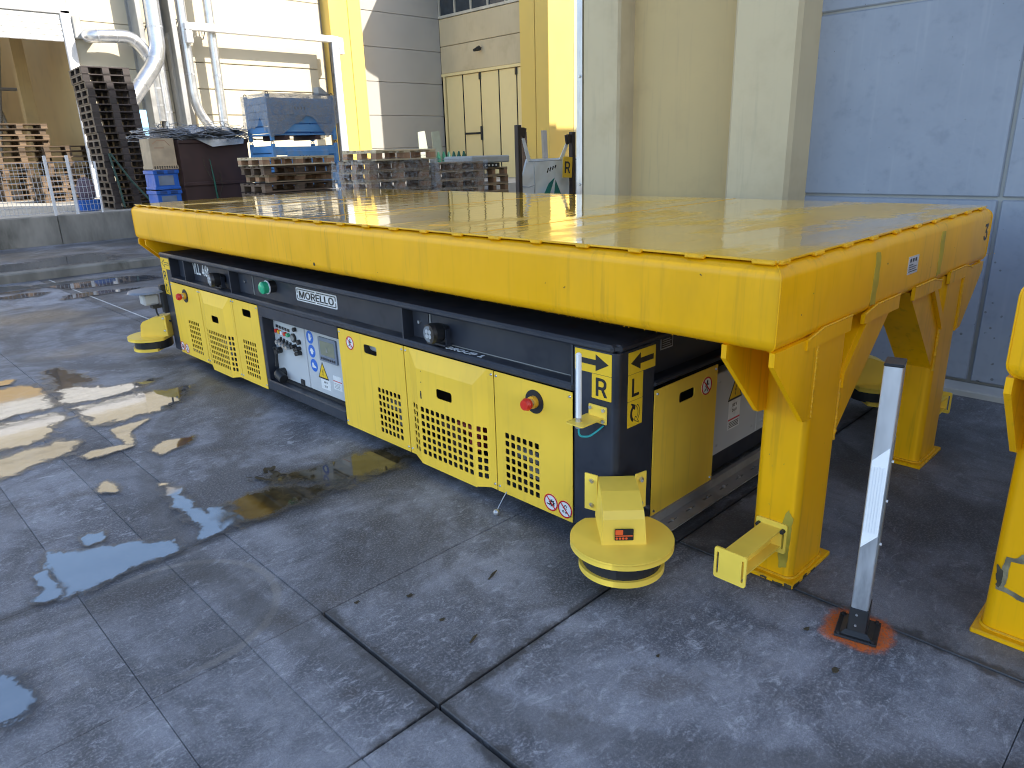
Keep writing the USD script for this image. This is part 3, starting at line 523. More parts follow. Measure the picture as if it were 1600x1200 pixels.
# ------------------------------------------------------------------ yellow loading platform on legs
X0, X1, PY0, PY1, ZB, ZT = 2.25, 4.81, 1.05, 7.285, 1.064, 1.366
def rounded_section(w, r, n=6):
    pts = []
    for cx, cz, a0 in ((-r, ZB + r, -90), (-r, ZT - r, 0), (-w + r, ZT - r, 90), (-w + r, ZB + r, 180)):
        for a in np.linspace(a0, a0 + 90, n): pts.append((cx + r * math.cos(math.radians(a)), cz + r * math.sin(math.radians(a))))
    return np.array(pts)
def platform():
    t = thing('loading_platform', 'large wet yellow steel platform on splayed legs, standing over the transport vehicle', 'platform', (3.53, 4.17, 0))
    sec = rounded_section(0.2, 0.05); cs = [(X0, PY0), (X1, PY0), (X1, PY1), (X0, PY1)]; sg = [(-1, -1), (1, -1), (1, 1), (-1, 1)]; n = len(sec)
    for i in range(4):
        j = (i + 1) % 4; v = []
        for (cx, cy), (sx, sy) in ((cs[i], sg[i]), (cs[j], sg[j])): v += [(cx + sx * a, cy + sy * a, z) for a, z in sec]
        f = []
        for a in range(n):
            b = (a + 1) % n; f += [[a, n + b, b], [a, n + a, n + b]]
        m = trimesh.Trimesh(v, f, process=False)
        ctr = np.array([sum(p[0] for p in v) / len(v), sum(p[1] for p in v) / len(v), (ZB + ZT) / 2])
        if ((m.triangles_center - ctr) * m.face_normals).sum() < 0: m.invert()
        bm = obj('frame_beam', m, 'platform_yellow', t, smooth=40)
        (cx, cy), (sx, sy) = cs[i], sg[i]
        # mitre weld on the corner
        P = [(cx + sx * (a + 0.0008), cy + sy * (a + 0.0008), z) for a, z in sec[: 2 * 6]]
        obj('corner_weld', tube(P, 0.003, 6), 'platform_yellow', bm, smooth=True)
    obj('cross_beam', [bx(X0 + 0.2, X1 - 0.2, y - 0.05, y + 0.05, 1.20, 1.362) for y in np.linspace(1.9, 6.5, 6)], 'platform_yellow', t)
    dx0, dx1, dy0, dy1 = X0 + 0.026, X1 - 0.026, PY0 + 0.026, PY1 - 0.026
    d = obj('deck_plate', bx(dx0, dx1, dy0, dy1, 1.371, 1.380, 0.002), 'deck_wet', t)
    obj('lifting_hole_cover', [cyl((2.47, 3.08, 1.3795), (2.47, 3.08, 1.3815), 0.055, 32)], 'platform_yellow', d)
    for y in (2.62, 4.2, 5.75): obj('deck_seam', bx(dx0, dx1, y - 0.003, y + 0.003, 1.379, 1.3812), 'weld_yellow', d)
    def tab(x, y, ax):
        L = random.uniform(0.028, 0.042); w = 0.011
        a = bx(x - L, x + L, y - w, y + w, 1.364, 1.3795, 0.004) if ax == 'x' else bx(x - w, x + w, y - L, y + L, 1.364, 1.3795, 0.004); obj('weld_tab', a, 'weld_yellow', t)
    for x in np.arange(dx0 + 0.04, dx1, 0.262): tab(x, dy0, 'x'); tab(x, dy1, 'x')
    for y in np.arange(dy0 + 0.05, dy1, 0.262): tab(dx0, y, 'y'); tab(dx1, y, 'y')
    def leg(flip_x, flip_y):
        def fx(m):
            m = m.copy()
            T = np.eye(4)
            if flip_x: T[0, 0] = -1; T[0, 3] = X0 + X1
            if flip_y: A = np.eye(4); A[1, 1] = -1; A[1, 3] = PY0 + PY1; T = A @ T
            m.apply_transform(T)
            if flip_x != flip_y: pass
            if m.volume < 0: m.invert()
            return m
        l = obj('leg', fx(ext(rr(2.6, 2.9, 1.058, 1.25, 0.035, 4), 1.05, FZ(0.018))), 'platform_yellow', t, smooth=30)
        obj('base_plate', fx(bx(2.565, 2.935, 1.035, 1.275, 0.0, 0.02, 0.004)), 'platform_yellow', l)
        for y in (1.052, 1.232):
            obj('gusset', fx(ext(Polygon([(2.62, 0.73), (2.538, 0.742), (2.258, 1.02), (2.258, 1.07), (2.62, 1.07)]), 0.02, FY(y + 0.02))), 'platform_yellow', l)
        obj('brace', fx(cat([ext(Polygon([(2.88, 0.555), (3.43, 1.064), (3.10, 1.064), (2.88, 0.85)]), 0.172, FY(1.240))])), 'platform_yellow', l)
        obj('brace_flange', fx(ext(Polygon([(2.89, 0.85), (3.10, 1.064), (3.15, 1.064), (2.89, 0.79)]), 0.020, FY(1.0685))), 'platform_yellow', l)
        for a, b in ((2.60, 2.895), (3.13, 3.43)):
            obj('lap_plate', fx(ext(Polygon([(a - 0.10, 1.03), (a - 0.10, 1.068), (a + 0.03, 1.092), (b, 1.092), (b, 1.03)]), 0.016, FY(1.0615))), 'platform_yellow', l)
            obj('weld_bead', fx(weld([(a - 0.10, 1.0465, 1.069), (a + 0.03, 1.0465, 1.093), (b, 1.0465, 1.093)], 0.005)), 'weld_yellow', l)
        obj('weld_bead', fx(weld([(2.606, 1.056, 0.745), (2.606, 1.056, 1.05)], 0.009)), 'weld_yellow', l)
        obj('weld_bead', fx(weld([(2.89, 1.064, 0.56), (2.89, 1.064, 0.83)], 0.009)), 'weld_yellow', l)
        w = np.array(rr(2.597, 2.903, 1.055, 1.253, 0.038, 4).exterior.coords); obj('base_weld', fx(tube(np.c_[w, np.full(len(w), 0.022)], 0.007, 6, cap=False)), 'weld_yellow', l)
        if flip_y: return
        # bolted spacer bracket
        y0, y1, z0, z1 = 1.092, 1.227, 0.130, 0.264
        slot = lambda u0, u1: rr(u0, u1, z0 + 0.02, z1 - 0.02, 0.004, 2)
        plate = rr(-y1, -y0, z0, z1, 0.010, 3).difference(unary_union([slot(-y1 + 0.010, -y1 + 0.019), slot(-y0 - 0.019, -y0 - 0.010)]))
        ym = (y0 + y1) / 2
        b = obj('spacer_bracket', fx(cat([ext(plate, 0.008, FX(2.600)), ext(plate, 0.008, FX(2.268)), bx(2.268, 2.592, ym - 0.045, ym + 0.045, z1 - 0.030, z1 - 0.024), bx(2.268, 2.592, ym - 0.045, ym + 0.045, z0 + 0.024, z0 + 0.030), bx(2.268, 2.592, ym - 0.004, ym + 0.004, z0 + 0.030, z1 - 0.030)])), 'guard_yellow', l)
        for y in (y0 + 0.0145, y1 - 0.0145): obj('bolt', fx(cyl((2.592, y, 0.235), (2.575, y, 0.235), 0.010, 6)), 'black_plastic', l)
    for a in (0, 1):
        for b in (0, 1): leg(a, b)
    # marks on the near end: stains where straps rubbed, rating plate, number
    E = FY(PY0)
    for x in (3.11, 3.955): obj('rub_stain', ext(wobble(sbox(x - 0.028, 1.10, x + 0.028, 1.322), 0.016, 22, 0.01, int(x * 10)), 0.0012, E), 'stain_olive', t)
    p = obj('rating_plate', ext(rr(3.49, 3.62, 1.168, 1.248, 0.002), 0.002, E), 'cabinet_grey', t)
    obj('plate_print', [ext(sbox(3.50, z, 3.50 + w, z + 0.004), 0.0006, E, 0.002) for z, w in ((1.178, 0.11), (1.188, 0.09), (1.198, 0.10), (1.208, 0.05))] + [ext(sbox(3.505 + 0.034 * k, 1.222, 3.525 + 0.034 * k, 1.238), 0.0006, E, 0.002) for k in range(3)], 'sticker_black', p)
    obj('painted_number', text('3', 0.085, E, 4.735, 1.24, 0.0012), 'sticker_black', t)
    return t
PLAT = platform()
P2 = copy(PLAT, 'loading_platform', (3.53 + 0.19, 4.17 - 6.855, 0), label='second yellow steel platform at the right edge, only its leg and beam end showing', category='platform')
def leg_scuffs():
    # worn paint: low on the near leg and on the leg at the right edge (parts of those platforms)
    stage.GetPrimAtPath(P2).SetInstanceable(False); LOC[P2] = np.array([3.72, 4.17 - 6.855, 0]); F2 = FX(2.789)
    ring = wobble(Polygon([(-0.395, 0.19), (-0.20, 0.16), (-0.20, 0.36), (-0.385, 0.33)]), 0.008, 25, 0.01, 3).difference(wobble(Polygon([(-0.372, 0.205), (-0.22, 0.18), (-0.22, 0.335), (-0.365, 0.315)]), 0.006, 25, 0.01, 4))
    obj('paint_scuff', ext(ring, 0.001, F2), 'scuff_grey', P2)
    obj('paint_scuff', ext(wobble(Polygon([(-0.36, 0.33), (-0.24, 0.30), (-0.22, 0.36), (-0.33, 0.365)]), 0.016, 35, 0.008, 6), 0.0014, F2), 'scuff_grey', P2)
    obj('paint_scuff', ext(wobble(Polygon([(-0.402, 0.21), (-0.385, 0.20), (-0.385, 0.27), (-0.405, 0.29)]), 0.010, 40, 0.006, 9), 0.0014, F2), 'leaf_brown', P2)
    for k, (x, y, w, z0, z1) in enumerate(((2.60, 1.035, 0.030, 0.001, 0.016), (2.68, 1.035, 0.020, 0.006, 0.019), (2.76, 1.035, 0.022, 0.001, 0.009))):
        obj('paint_chip', ext(wobble(sbox(x - w, z0, x + w, z1), 0.005, 60, 0.004, k), 0.0008, FY(y)), 'leaf_brown', PLAT)
    for k, (y, w, z0, z1) in enumerate(((1.055, 0.016, 0.001, 0.018), (1.10, 0.022, 0.001, 0.010), (1.16, 0.015, 0.004, 0.014))):
        obj('paint_chip', ext(wobble(sbox(-y - w, z0, -y + w, z1), 0.005, 60, 0.004, k + 5), 0.0008, FX(2.565)), 'leaf_brown', PLAT)
    g = random.Random(2); ms = []
    for side in range(2):
        a = 1.08
        while a < (7.2 if side == 0 else 4.0):
            r = g.uniform(0.001, 0.0024); m = trimesh.creation.icosphere(1, r); m.vertices[:, 2] *= 1.3
            m.apply_translation((X0 + 0.048 + g.uniform(-0.012, 0.01), a, ZB - 0.001) if side == 0 else (X0 + a - 1.0, PY0 + 0.05 + g.uniform(-0.012, 0.01), ZB - 0.001)); ms.append(m); a += g.uniform(0.006, 0.03)
    obj('water_drop', ms, 'platform_yellow', PLAT, kind='stuff')
    obj('paint_scuff', ext(wobble(Polygon([(-1.085, 0.07), (-1.075, 0.30), (-1.10, 0.33), (-1.118, 0.25), (-1.122, 0.12), (-1.115, 0.06)]), 0.010, 30, 0.01, 8), 0.001, FX(2.6)), 'stain_olive', PLAT)
leg_scuffs()
def wear():
    g = random.Random(21)
    def chip(u, v, w, h, T, k, mat='worn_yellow'):
        a = affinity.rotate(affinity.scale(Point(u, v).buffer(1, 4), 0.5 * w, 0.45 * h), g.uniform(-40, 40)); obj('paint_chip', ext(wobble(a, 0.4 * min(w, h), 150, 0.001, k), 0.0006, T), mat, PLAT)
    for k in range(9): chip(-g.uniform(1.15, 6.9), g.choice((1.12, 1.125, 1.31, 1.2)) + g.uniform(-0.01, 0.01), g.uniform(0.003, 0.014), g.uniform(0.002, 0.006), FX(X0), k, g.choice(('worn_yellow', 'leaf_brown')))
    for k in range(8): chip(g.uniform(2.35, 4.7), g.uniform(1.13, 1.31), g.uniform(0.003, 0.012), g.uniform(0.002, 0.008), FY(PY0), k + 20, g.choice(('scuff_grey', 'stain_olive')))
    for k in range(4): chip(-g.uniform(1.10, 1.21), g.uniform(0.32, 0.7), g.uniform(0.002, 0.006), g.uniform(0.003, 0.012), FX(2.6), k + 40)
    for k in range(3): chip(g.uniform(2.66, 2.85), g.uniform(0.06, 0.6), g.uniform(0.002, 0.006), g.uniform(0.003, 0.012), FY(1.058), k + 60)
    obj('drain_hole', cyl((X0 + 0.001, 4.06, 1.113), (X0 - 0.0006, 4.06, 1.113), 0.011, 12), 'black_inside', PLAT)
wear()

# ------------------------------------------------------------------ transport vehicle
VX, VY0, VY1 = 2.28, 1.73, 6.88
def S(y, z, x):                                     # point of the front plane moved to depth x along its line of sight
    k = x / VX; return y * k, 1.75 - (1.75 - z) * k
def prohibition(name, T, u, v, r, glyph, parent):
    p = obj(name, ext(Point(u, v).buffer(r, 24), 0.001, T), 'sticker_white', parent)
    obj('glyph', [ext(affinity.translate(affinity.scale(g, r, r, origin=(0, 0)), u, v), 0.0006, T, 0.001) for g in glyph], 'sticker_black', p)
    obj('red_ring', [ext(Point(u, v).buffer(r, 24).difference(Point(u, v).buffer(r * 0.84, 24)), 0.0012, T, 0.001), ext(LineString([(u - 0.6 * r, v + 0.62 * r), (u + 0.6 * r, v - 0.62 * r)]).buffer(0.07 * r, cap_style='flat'), 0.0012, T, 0.001)], 'sticker_red', p)
WALK = [Point(0.1, 0.52).buffer(0.12, 8), unary_union([LineString([(0.08, 0.35), (0.0, -0.05)]).buffer(0.13), LineString([(0, -0.05), (0.22, -0.3), (0.2, -0.6)]).buffer(0.07), LineString([(0, -0.05), (-0.15, -0.35), (-0.38, -0.5)]).buffer(0.07), LineString([(0.08, 0.3), (0.3, 0.1), (0.4, 0.12)]).buffer(0.05), LineString([(0.05, 0.3), (-0.22, 0.12), (-0.25, -0.05)]).buffer(0.05)])]
GEAR = [unary_union([Point(0.15, -0.05).buffer(0.33)] + [affinity.rotate(sbox(0.1, 0.2, 0.2, 0.42), a, origin=(0.15, -0.05)) for a in range(0, 360, 40)]).difference(Point(0.15, -0.05).buffer(0.14)), LineString([(-0.55, -0.25), (-0.2, -0.3), (-0.1, -0.12)]).buffer(0.07)]
HOSE = [LineString([(-0.1, 0.15), (-0.1, 0.4), (0.1, 0.5), (0.25, 0.3)]).buffer(0.05), Point(-0.25, -0.3).buffer(0.14).difference(Point(-0.25, -0.3).buffer(0.07)), Point(0.1, -0.4).buffer(0.12).difference(Point(0.1, -0.4).buffer(0.06)), LineString([(-0.3, 0.1), (0.2, 0.1)]).buffer(0.04)]
BOLTG = Polygon([(0.10, 0.50), (-0.16, -0.02), (0.02, 0.02), (-0.12, -0.36), (-0.18, -0.28), (-0.06, -0.55), (0.03, -0.28), (-0.05, -0.32), (0.14, 0.12), (-0.02, 0.08), (0.2, 0.5)])
def warn_triangle(T, u, v, h, parent):
    tri = lambda s: Polygon([(u - s * h * 0.55, v - s * h * 0.46), (u + s * h * 0.55, v - s * h * 0.46), (u, v + s * h * 0.54)])
    p = obj('warning_triangle', ext(tri(1).buffer(0.003), 0.001, T), 'sticker_black', parent)
    obj('triangle_face', ext(tri(0.86), 0.0006, T, 0.001), 'sticker_yellow', p)
    obj('glyph', ext(affinity.translate(affinity.scale(BOLTG, h * 0.42, h * 0.42, origin=(0, 0)), u, v - 0.07 * h), 0.0006, T, 0.0016), 'sticker_black', p)
def grid(u0, u1, v0, v1, nu, nv, fill=0.70):
    pu, pv = (u1 - u0) / nu, (v1 - v0) / nv
    return unary_union([rr(u0 + (i + 0.5 - fill / 2) * pu, u0 + (i + 0.5 + fill / 2) * pu, v0 + (j + 0.5 - fill / 2) * pv, v0 + (j + 0.5 + fill / 2) * pv, 0.15 * pu, 2) for i in range(nu) for j in range(nv)])
def vehicle():
    t = thing('transport_vehicle', 'low black and yellow transport vehicle with round corner bumpers, parked beneath the yellow platform', 'transport vehicle', (3.53, 4.3, 0))
    D = 'frame_dark'
    obj('chassis', [bx(2.42, 4.66, 1.85, 6.76, 0.16, 0.94), bx(2.34, 4.74, 1.79, 6.82, 0.12, 0.18)], 'black_inside', t)
    for y in (2.4, 3.6, 5.1, 6.3): obj('wheel', [cyl((x, y, 0.16), (x + 0.2, y, 0.16), 0.16, 24) for x in (2.55, 4.3)], 'black_plastic', t)
    obj('top_plate', ext(rr(2.285, 4.795, VY0 + 0.005, VY1 - 0.005, 0.03), 0.016, FZ(0.950)), D, t)
    obj('top_rail', [bx(2.272, 2.40, VY0 + 0.02, VY1 - 0.02, 0.940, 0.974, 0.011), bx(2.30, 4.76, VY0 - 0.003, 1.84, 0.9395, 0.9735, 0.011)], D, t)
    obj('channel_web', [bx(2.357, 2.37, VY0 + 0.05, VY1 - 0.05, 0.76, 0.945), bx(2.35, 4.7, 1.79, 1.80, 0.76, 0.945)], D, t)
    fl = obj('bottom_flange', [bx(2.272, 2.372, 1.966, 6.65, 0.730, 0.768, 0.008), bx(2.556, 4.6, 1.727, 1.80, 0.7305, 0.757, 0.008)], D, t)
    obj('lettering', text('GROUP 1', 0.034, fr((2.315, 0, 0.7682), (0, -1, 0), (1, 0, 0)), -2.735, 0.0, 0.0012, sx=1.45), 'white_plastic', fl)
    for y in (3.218, 5.427, 6.322, 1.975, 6.645): obj('stiffener', bx(2.28, 2.36, y - 0.006, y + 0.006, 0.765, 0.942), D, t)
    for y in (3.06, 5.19): obj('weld_bead', tube([(2.356, y, z) for z in np.linspace(0.77, 0.94, 12)], 0.006 + 0.002 * rng.random(12), 6), 'steel_grey', t)
    obj('cover_plate', bx(2.350, 2.357, 3.07, 3.21, 0.77, 0.94), D, t); obj('cover_plate', bx(2.350, 2.357, 5.2, 5.42, 0.77, 0.94), D, t)
    for y in (3.15, 5.31): obj('bolt', cyl((2.352, y, 0.86), (2.34, y, 0.86), 0.010, 8), 'steel_bolt', t)
    obj('web_edge_wear', [bx(2.354, 2.3575, 2.0, 3.0, 0.7685, 0.772)], 'steel_grey', t)
    # corner posts with a rounded edge
    for sx in (0, 1):
        for sy in (0, 1):
            L = rr(VX, VX + 0.4, VY0, VY0 + 0.4, 0.035, 5).difference(sbox(VX + 0.012, VY0 + 0.012, VX + 1, VY0 + 1)).intersection(sbox(VX - 1, VY0 - 1, VX + 0.268, VY0 + 0.232))
            if sx: L = affinity.scale(L, -1, 1, origin=(3.54, 0))
            if sy: L = affinity.scale(L, 1, -1, origin=(0, (VY0 + VY1) / 2))
            obj('corner_post', ext(L, 0.855, FZ(0.085)), D, t, smooth=30)
    # sill bars and recess frame round the control cabinet
    obj('recess_frame', [bx(2.277, 2.34, 3.918, 5.008, 0.648, 0.729, 0.004), bx(2.277, 2.40, 3.918, 5.008, 0.086, 0.163, 0.006), bx(2.277, 2.42, 4.957, 5.008, 0.163, 0.648, 0.004)], D, t)
    # yellow panels
    def flat_panel(y0, y1, holes, z0=0.078, z1=0.724):
        sh = rr(-y1 + 0.0035, -y0 - 0.0035, z0, z1, 0.004, 2)
        for h in holes: sh = sh.difference(h)
        p = obj('access_panel', ext(sh, 0.004, FX(2.281)), 'panel_yellow', t)
        for y in (y0 + 0.018, y1 - 0.018):
            for z in (z0 + 0.03, z1 - 0.022): obj('screw', cyl((2.277, y, z), (2.271, y, z), 0.0075, 8, 0.004), 'steel_bolt', p)
        return p
    hole = lambda y0, y1, z0, z1, r=0.014: rr(-y1, -y0, z0, z1, r, 3)
    C = flat_panel(1.968, 2.482, [grid(-2.420, -2.176, 0.125, 0.425, 6, 7)])
    A = flat_panel(3.222, 3.913, [grid(-3.522, -3.283, 0.125, 0.425, 6, 7), hole(3.495, 3.631, 0.612, 0.668)])
    Fp = flat_panel(5.010, 5.44, [grid(-5.345, -5.115, 0.125, 0.425, 6, 7), hole(5.14, 5.28, 0.612, 0.668)])
    Dp = flat_panel(6.082, 6.70, [grid(-6.42, -6.185, 0.125, 0.425, 6, 7)])
    def bulged(y0, y1):
        x1, xp, e, w = 2.252, 2.2775, 0.048, 0.088; a, b = y0 + e, y1 - e; zt, zs_, z0 = 0.724, 0.628, 0.062
        main = sbox(-b + w, z0, -a - w, zs_).difference(grid(-b + w + 0.012, -a - w - 0.012, 0.115, 0.415, 10, 7)).difference(hole((a + b) / 2 - 0.065, (a + b) / 2 + 0.065, 0.49, 0.545))
        ms = [ext(main, 0.004, FX(x1 + 0.004)), bx(xp, xp + 0.004, y0 + 0.0035, a, 0.078, zt), bx(xp, xp + 0.004, b, y1 - 0.0035, 0.078, zt)]
        for s, yp, yb in ((1, a, a + w), (-1, b, b - w)):
            u = np.array([xp - x1, -s * w, 0]) * (1 if s > 0 else -1); L = np.linalg.norm(u); u /= L
            o = (x1, yb, 0) if s > 0 else (xp, yp, 0)
            q = Polygon([(0, z0), (L, 0.078), (L, zt), (0, zs_)]) if s > 0 else Polygon([(0, 0.078), (L, z0), (L, zs_), (0, zt)])
            q = q.difference(grid(0.008, L - 0.008, 0.115, 0.415, 2, 7)); ms.append(ext(q, 0.004, fr(o, u, (0, 0, 1)), -0.004))
        ms.append(quad((x1, b - w, zs_), (x1, a + w, zs_), (xp, a, zt), (xp, b, zt), 0.004))
        ms.append(bx(x1, xp + 0.02, a + w, b - w, z0 - 0.004, z0))
        p = obj('access_panel', ms, 'panel_yellow', t)
        for y in (y0 + 0.018, y1 - 0.018):
            for z in (0.108, 0.702): obj('screw', cyl((xp, y, z), (xp - 0.006, y, z), 0.0075, 8, 0.004), 'steel_bolt', p)
        return p
    B = bulged(2.482, 3.222); Ep = bulged(5.44, 6.082)
    obj('paint_scratch', [ext(wobble(sbox(-3.062, 0.455, -3.052, 0.505), 0.006, 40, 0.006, 2), 0.0006, FX(2.252)), ext(sbox(-3.05, 0.55, -3.044, 0.556), 0.0006, FX(2.252)), ext(sbox(-3.046, 0.615, -3.04, 0.62), 0.0006, FX(2.252))], 'sticker_black', B)
    # machinery glimpsed through the slots
    for y0, z0, mt in ((2.3, 0.3, 'steel_grey'), (2.75, 0.33, 'rust_red'), (2.9, 0.3, 'rust_brown'), (3.4, 0.3, 'steel_grey'), (5.2, 0.35, 'worn_yellow'), (5.8, 0.28, 'steel_grey'), (3.54, 0.64, 'cabinet_grey')):
        obj('machine_part', [cyl((2.36, y0 - 0.1, z0), (2.36, y0 + 0.1, z0), 0.035, 12), bx(2.35, 2.41, y0 - 0.06, y0 + 0.02, z0 - 0.12, z0 - 0.04)], mt, t)
    # signs on the panels
    T = FX(2.277); prohibition('prohibition_sign', T, -3.78, 0.648, 0.043, WALK, A)
    prohibition('prohibition_sign', T, -2.108, 0.138, 0.044, GEAR, C); prohibition('prohibition_sign', T, -2.018, 0.132, 0.044, HOSE, C)
    prohibition('prohibition_sign', T, -6.655, 0.14, 0.044, GEAR, Dp); prohibition('prohibition_sign', T, -6.555, 0.132, 0.044, HOSE, Dp)
    def estop(y, z, par):
        e = obj('emergency_stop', [cyl((2.277, y, z), (2.274, y, z), 0.058, 32)], 'sticker_black', par)
        obj('collar', [cyl((2.274, y, z), (2.255, y, z), 0.030, 24), ], 'amber_plastic', e); obj('neck', cyl((2.255, y, z), (2.24, y, z), 0.019, 20), 'steel_bolt', e)
        obj('button', [cyl((2.24, y, z), (2.222, y, z), 0.025, 24, 0.031), cyl((2.222, y, z), (2.205, y, z), 0.031, 24, 0.024)], 'red_plastic', e, smooth=40)
    estop(2.205, 0.628, C); estop(6.39, 0.632, Dp)
    # lamps in the channel
    def lamp(y, z):
        l = obj('work_lamp', [cyl((2.31, y, z), (2.262, y + 0.005, z), 0.050, 24, 0.056), cyl((2.355, y, z), (2.31, y, z), 0.032, 20, 0.050), cyl((2.262, y + 0.005, z), (2.240, y + 0.008, z), 0.056, 24, 0.053)], 'black_plastic', t, smooth=40)
        obj('lamp_lens', cyl((2.243, y + 0.008, z), (2.2385, y + 0.008, z), 0.043, 24), 'lens', l)
        obj('light_cell', [cyl((2.2385, y + 0.008 + 0.018 * math.cos(a), z + 0.018 * math.sin(a)), (2.2365, y + 0.008 + 0.018 * math.cos(a), z + 0.018 * math.sin(a)), 0.012, 10) for a in (0.8, 2.4, 3.9, 5.5)], 'light_cell', l)
        obj('lamp_bracket', [bx(2.30, 2.33, y - 0.062, y - 0.056, z - 0.06, z + 0.02), bx(2.30, 2.33, y + 0.056, y + 0.062, z - 0.06, z + 0.02), bx(2.29, 2.34, y - 0.062, y + 0.062, z - 0.068, z - 0.06)], 'frame_dark', l)
    lamp(2.925, 0.845); lamp(5.70, 0.845)
    gl = obj('green_lamp', [cyl((2.357, 4.86, 0.872), (2.30, 4.86, 0.872), 0.044, 24)], 'black_plastic', t)
    obj('lamp_dome', [cyl((2.30, 4.86, 0.872), (2.262, 4.86, 0.872), 0.044, 28, 0.043), cyl((2.262, 4.86, 0.872), (2.250, 4.86, 0.872), 0.043, 28, 0.030)], 'green_plastic', gl, smooth=50)
    obj('lamp_rim', cyl((2.305, 4.86, 0.872), (2.297, 4.86, 0.872), 0.049, 28), 'reflector', gl)
    # name plate and load marking on the web
    W = FX(2.357); k = 2.357 / VX
    y1, z1 = S(4.391, 0.930, 2.357); y0, z0 = S(3.884, 0.842, 2.357)
    n = obj('name_plate', ext(rr(-y1, -y0, z0, z1, 0.012), 0.003, W), 'sticker_white', t); yc, zc = (y0 + y1) / 2, (z0 + z1) / 2
    ring = rr(-y1 + 0.012, -y0 - 0.012, z0 + 0.008, z1 - 0.008, 0.008); ring = ring.difference(rr(-y1 + 0.021, -y0 - 0.021, z0 + 0.014, z1 - 0.014, 0.006))
    ring = ring.difference(sbox(-yc - 0.01, z0, -yc + 0.01, z1)).difference(sbox(-y1, zc - 0.006, -y0, zc + 0.006))
    obj('lettering', [ext(ring, 0.0008, W, 0.003), text('MORELLO', 0.046, W, -yc, zc, 0.0008, True, 1.50, lift=0.003), text('MORELLO', 0.046, W, -yc + 0.003, zc, 0.0007, True, 1.50, lift=0.003)], 'sticker_black', n)
    y1, _ = S(6.139, 0.9, 2.357); y0, _ = S(5.816, 0.9, 2.357)
    obj('load_marking', text('WLL 46t', 0.088, W, -(y0 + y1) / 2, 0.868, 0.001, True, 0.74), 'sticker_white', t)
    # control cabinet in the recess
    cx = 2.36; Kf = FX(cx); kk = cx / VX
    ym = 4.349 * kk; yl, yr = 4.813 * kk, 4.035; zb, ztp = 0.157, 0.70
    cl = obj('control_cabinet', bx(cx, cx + 0.04, ym + 0.003, yl, zb, ztp, 0.004), 'cabinet_grey', t); cr = obj('control_cabinet', bx(cx, cx + 0.04, yr, ym - 0.003, zb, ztp, 0.004), 'cabinet_grey', t)
    obj('recess_back', bx(2.41, 2.42, 3.92, 5.0, 0.16, 0.7), 'black_inside', t)
    def cyl_on(y, z, r, h, mat, par, name, r2=None, x=cx, nseg=16): return obj(name, cyl((x, y, z), (x - h, y, z), r, nseg, r2), mat, par, smooth=40)
    for i, m in enumerate(('red_plastic', 'amber_plastic', 'white_plastic', 'red_plastic', 'green_plastic')):
        y, z = S(4.738 - 0.041 * i, 0.580 - 0.002 * i, cx); b = cyl_on(y, z, 0.015, 0.02, m, cl, 'pilot_light'); obj('tag_plate', bx(cx - 0.002, cx, y - 0.016, y + 0.016, z + 0.022, z + 0.044), 'sticker_black', b)
    y, z = S(4.504, 0.563, cx); d = cyl_on(y, z, 0.033, 0.012, 'black_plastic', cl, 'round_socket'); cyl_on(y, z, 0.021, 0.016, 'steel_grey', d, 'socket_face')
    y, z = S(4.43, 0.545, cx); cyl_on(y, z, 0.018, 0.02, 'black_plastic', cl, 'selector_knob'); y, z = S(4.47, 0.628, cx); cyl_on(y, z, 0.016, 0.02, 'black_plastic', cl, 'selector_knob')
    for i in range(4):
        y, z = S(4.70 - 0.045 * i, 0.505 - 0.006 * i, cx); v = cyl_on(y, z, 0.016, 0.045, 'steel_bolt', cl, 'hose_coupling'); cyl_on(y, z + 0.004, 0.02, 0.02, 'black_plastic', v, 'coupling_ring')
        obj('tag_plate', bx(cx - 0.002, cx, y - 0.016, y + 0.016, z + 0.020, z + 0.035), 'sticker_black', v)
    for i, (dy, dz) in enumerate(((0, 0), (0.03, 0.016), (-0.03, 0.01), (-0.012, -0.028), (-0.035, -0.022))):
        y, z = S(4.464 + dy, 0.490 + dz, cx); cyl_on(y, z, 0.015, 0.035, 'black_plastic', cl, 'cable_gland')
    y, z = S(4.72, 0.44, cx); lv = obj('lever', [cyl((cx, y, z), (cx - 0.05, y, z), 0.024, 14), cyl((cx - 0.04, y, z), (cx - 0.05, y + 0.004, z - 0.115), 0.011, 10), bx(cx - 0.05, cx - 0.03, y - 0.04, y + 0.04, z + 0.005, z + 0.03, 0.006)], 'black_plastic', cl)
    y, z = S(4.67, 0.258, cx); obj('pipe_elbow', tube(bend([(cx, y + 0.04, z + 0.02), (cx - 0.06, y + 0.04, z + 0.02), (cx - 0.06, y - 0.05, z - 0.006)], 0.05), 0.034, 16), 'black_plastic', cl, smooth=50)
    y, z = S(4.445, 0.248, cx); obj('power_inlet', bx(cx - 0.012, cx, y - 0.022, y + 0.022, z - 0.028, z + 0.028, 0.004), 'black_plastic', cl)
    def pt(y, z): a, b = S(y, z, cx); return -a, b
    hand = unary_union([sbox(-0.30, -0.5, 0.12, 0.05)] + [LineString([(-0.22 + 0.13 * i, 0), (-0.26 + 0.17 * i, 0.5 - 0.06 * abs(i - 1))]).buffer(0.06) for i in range(4)] + [LineString([(0.1, -0.3), (0.42, -0.02)]).buffer(0.08)])
    helmet = unary_union([Point(0, 0).buffer(0.42).intersection(sbox(-1, 0.0, 1, 1)), sbox(-0.5, -0.06, 0.52, 0.04), Point(0.02, -0.14).buffer(0.32).intersection(sbox(-1, -0.6, 1, -0.06))])
    boot = Polygon([(-0.5, 0.3), (-0.1, 0.34), (0.0, 0.05), (0.5, -0.15), (0.52, -0.36), (-0.52, -0.36)])
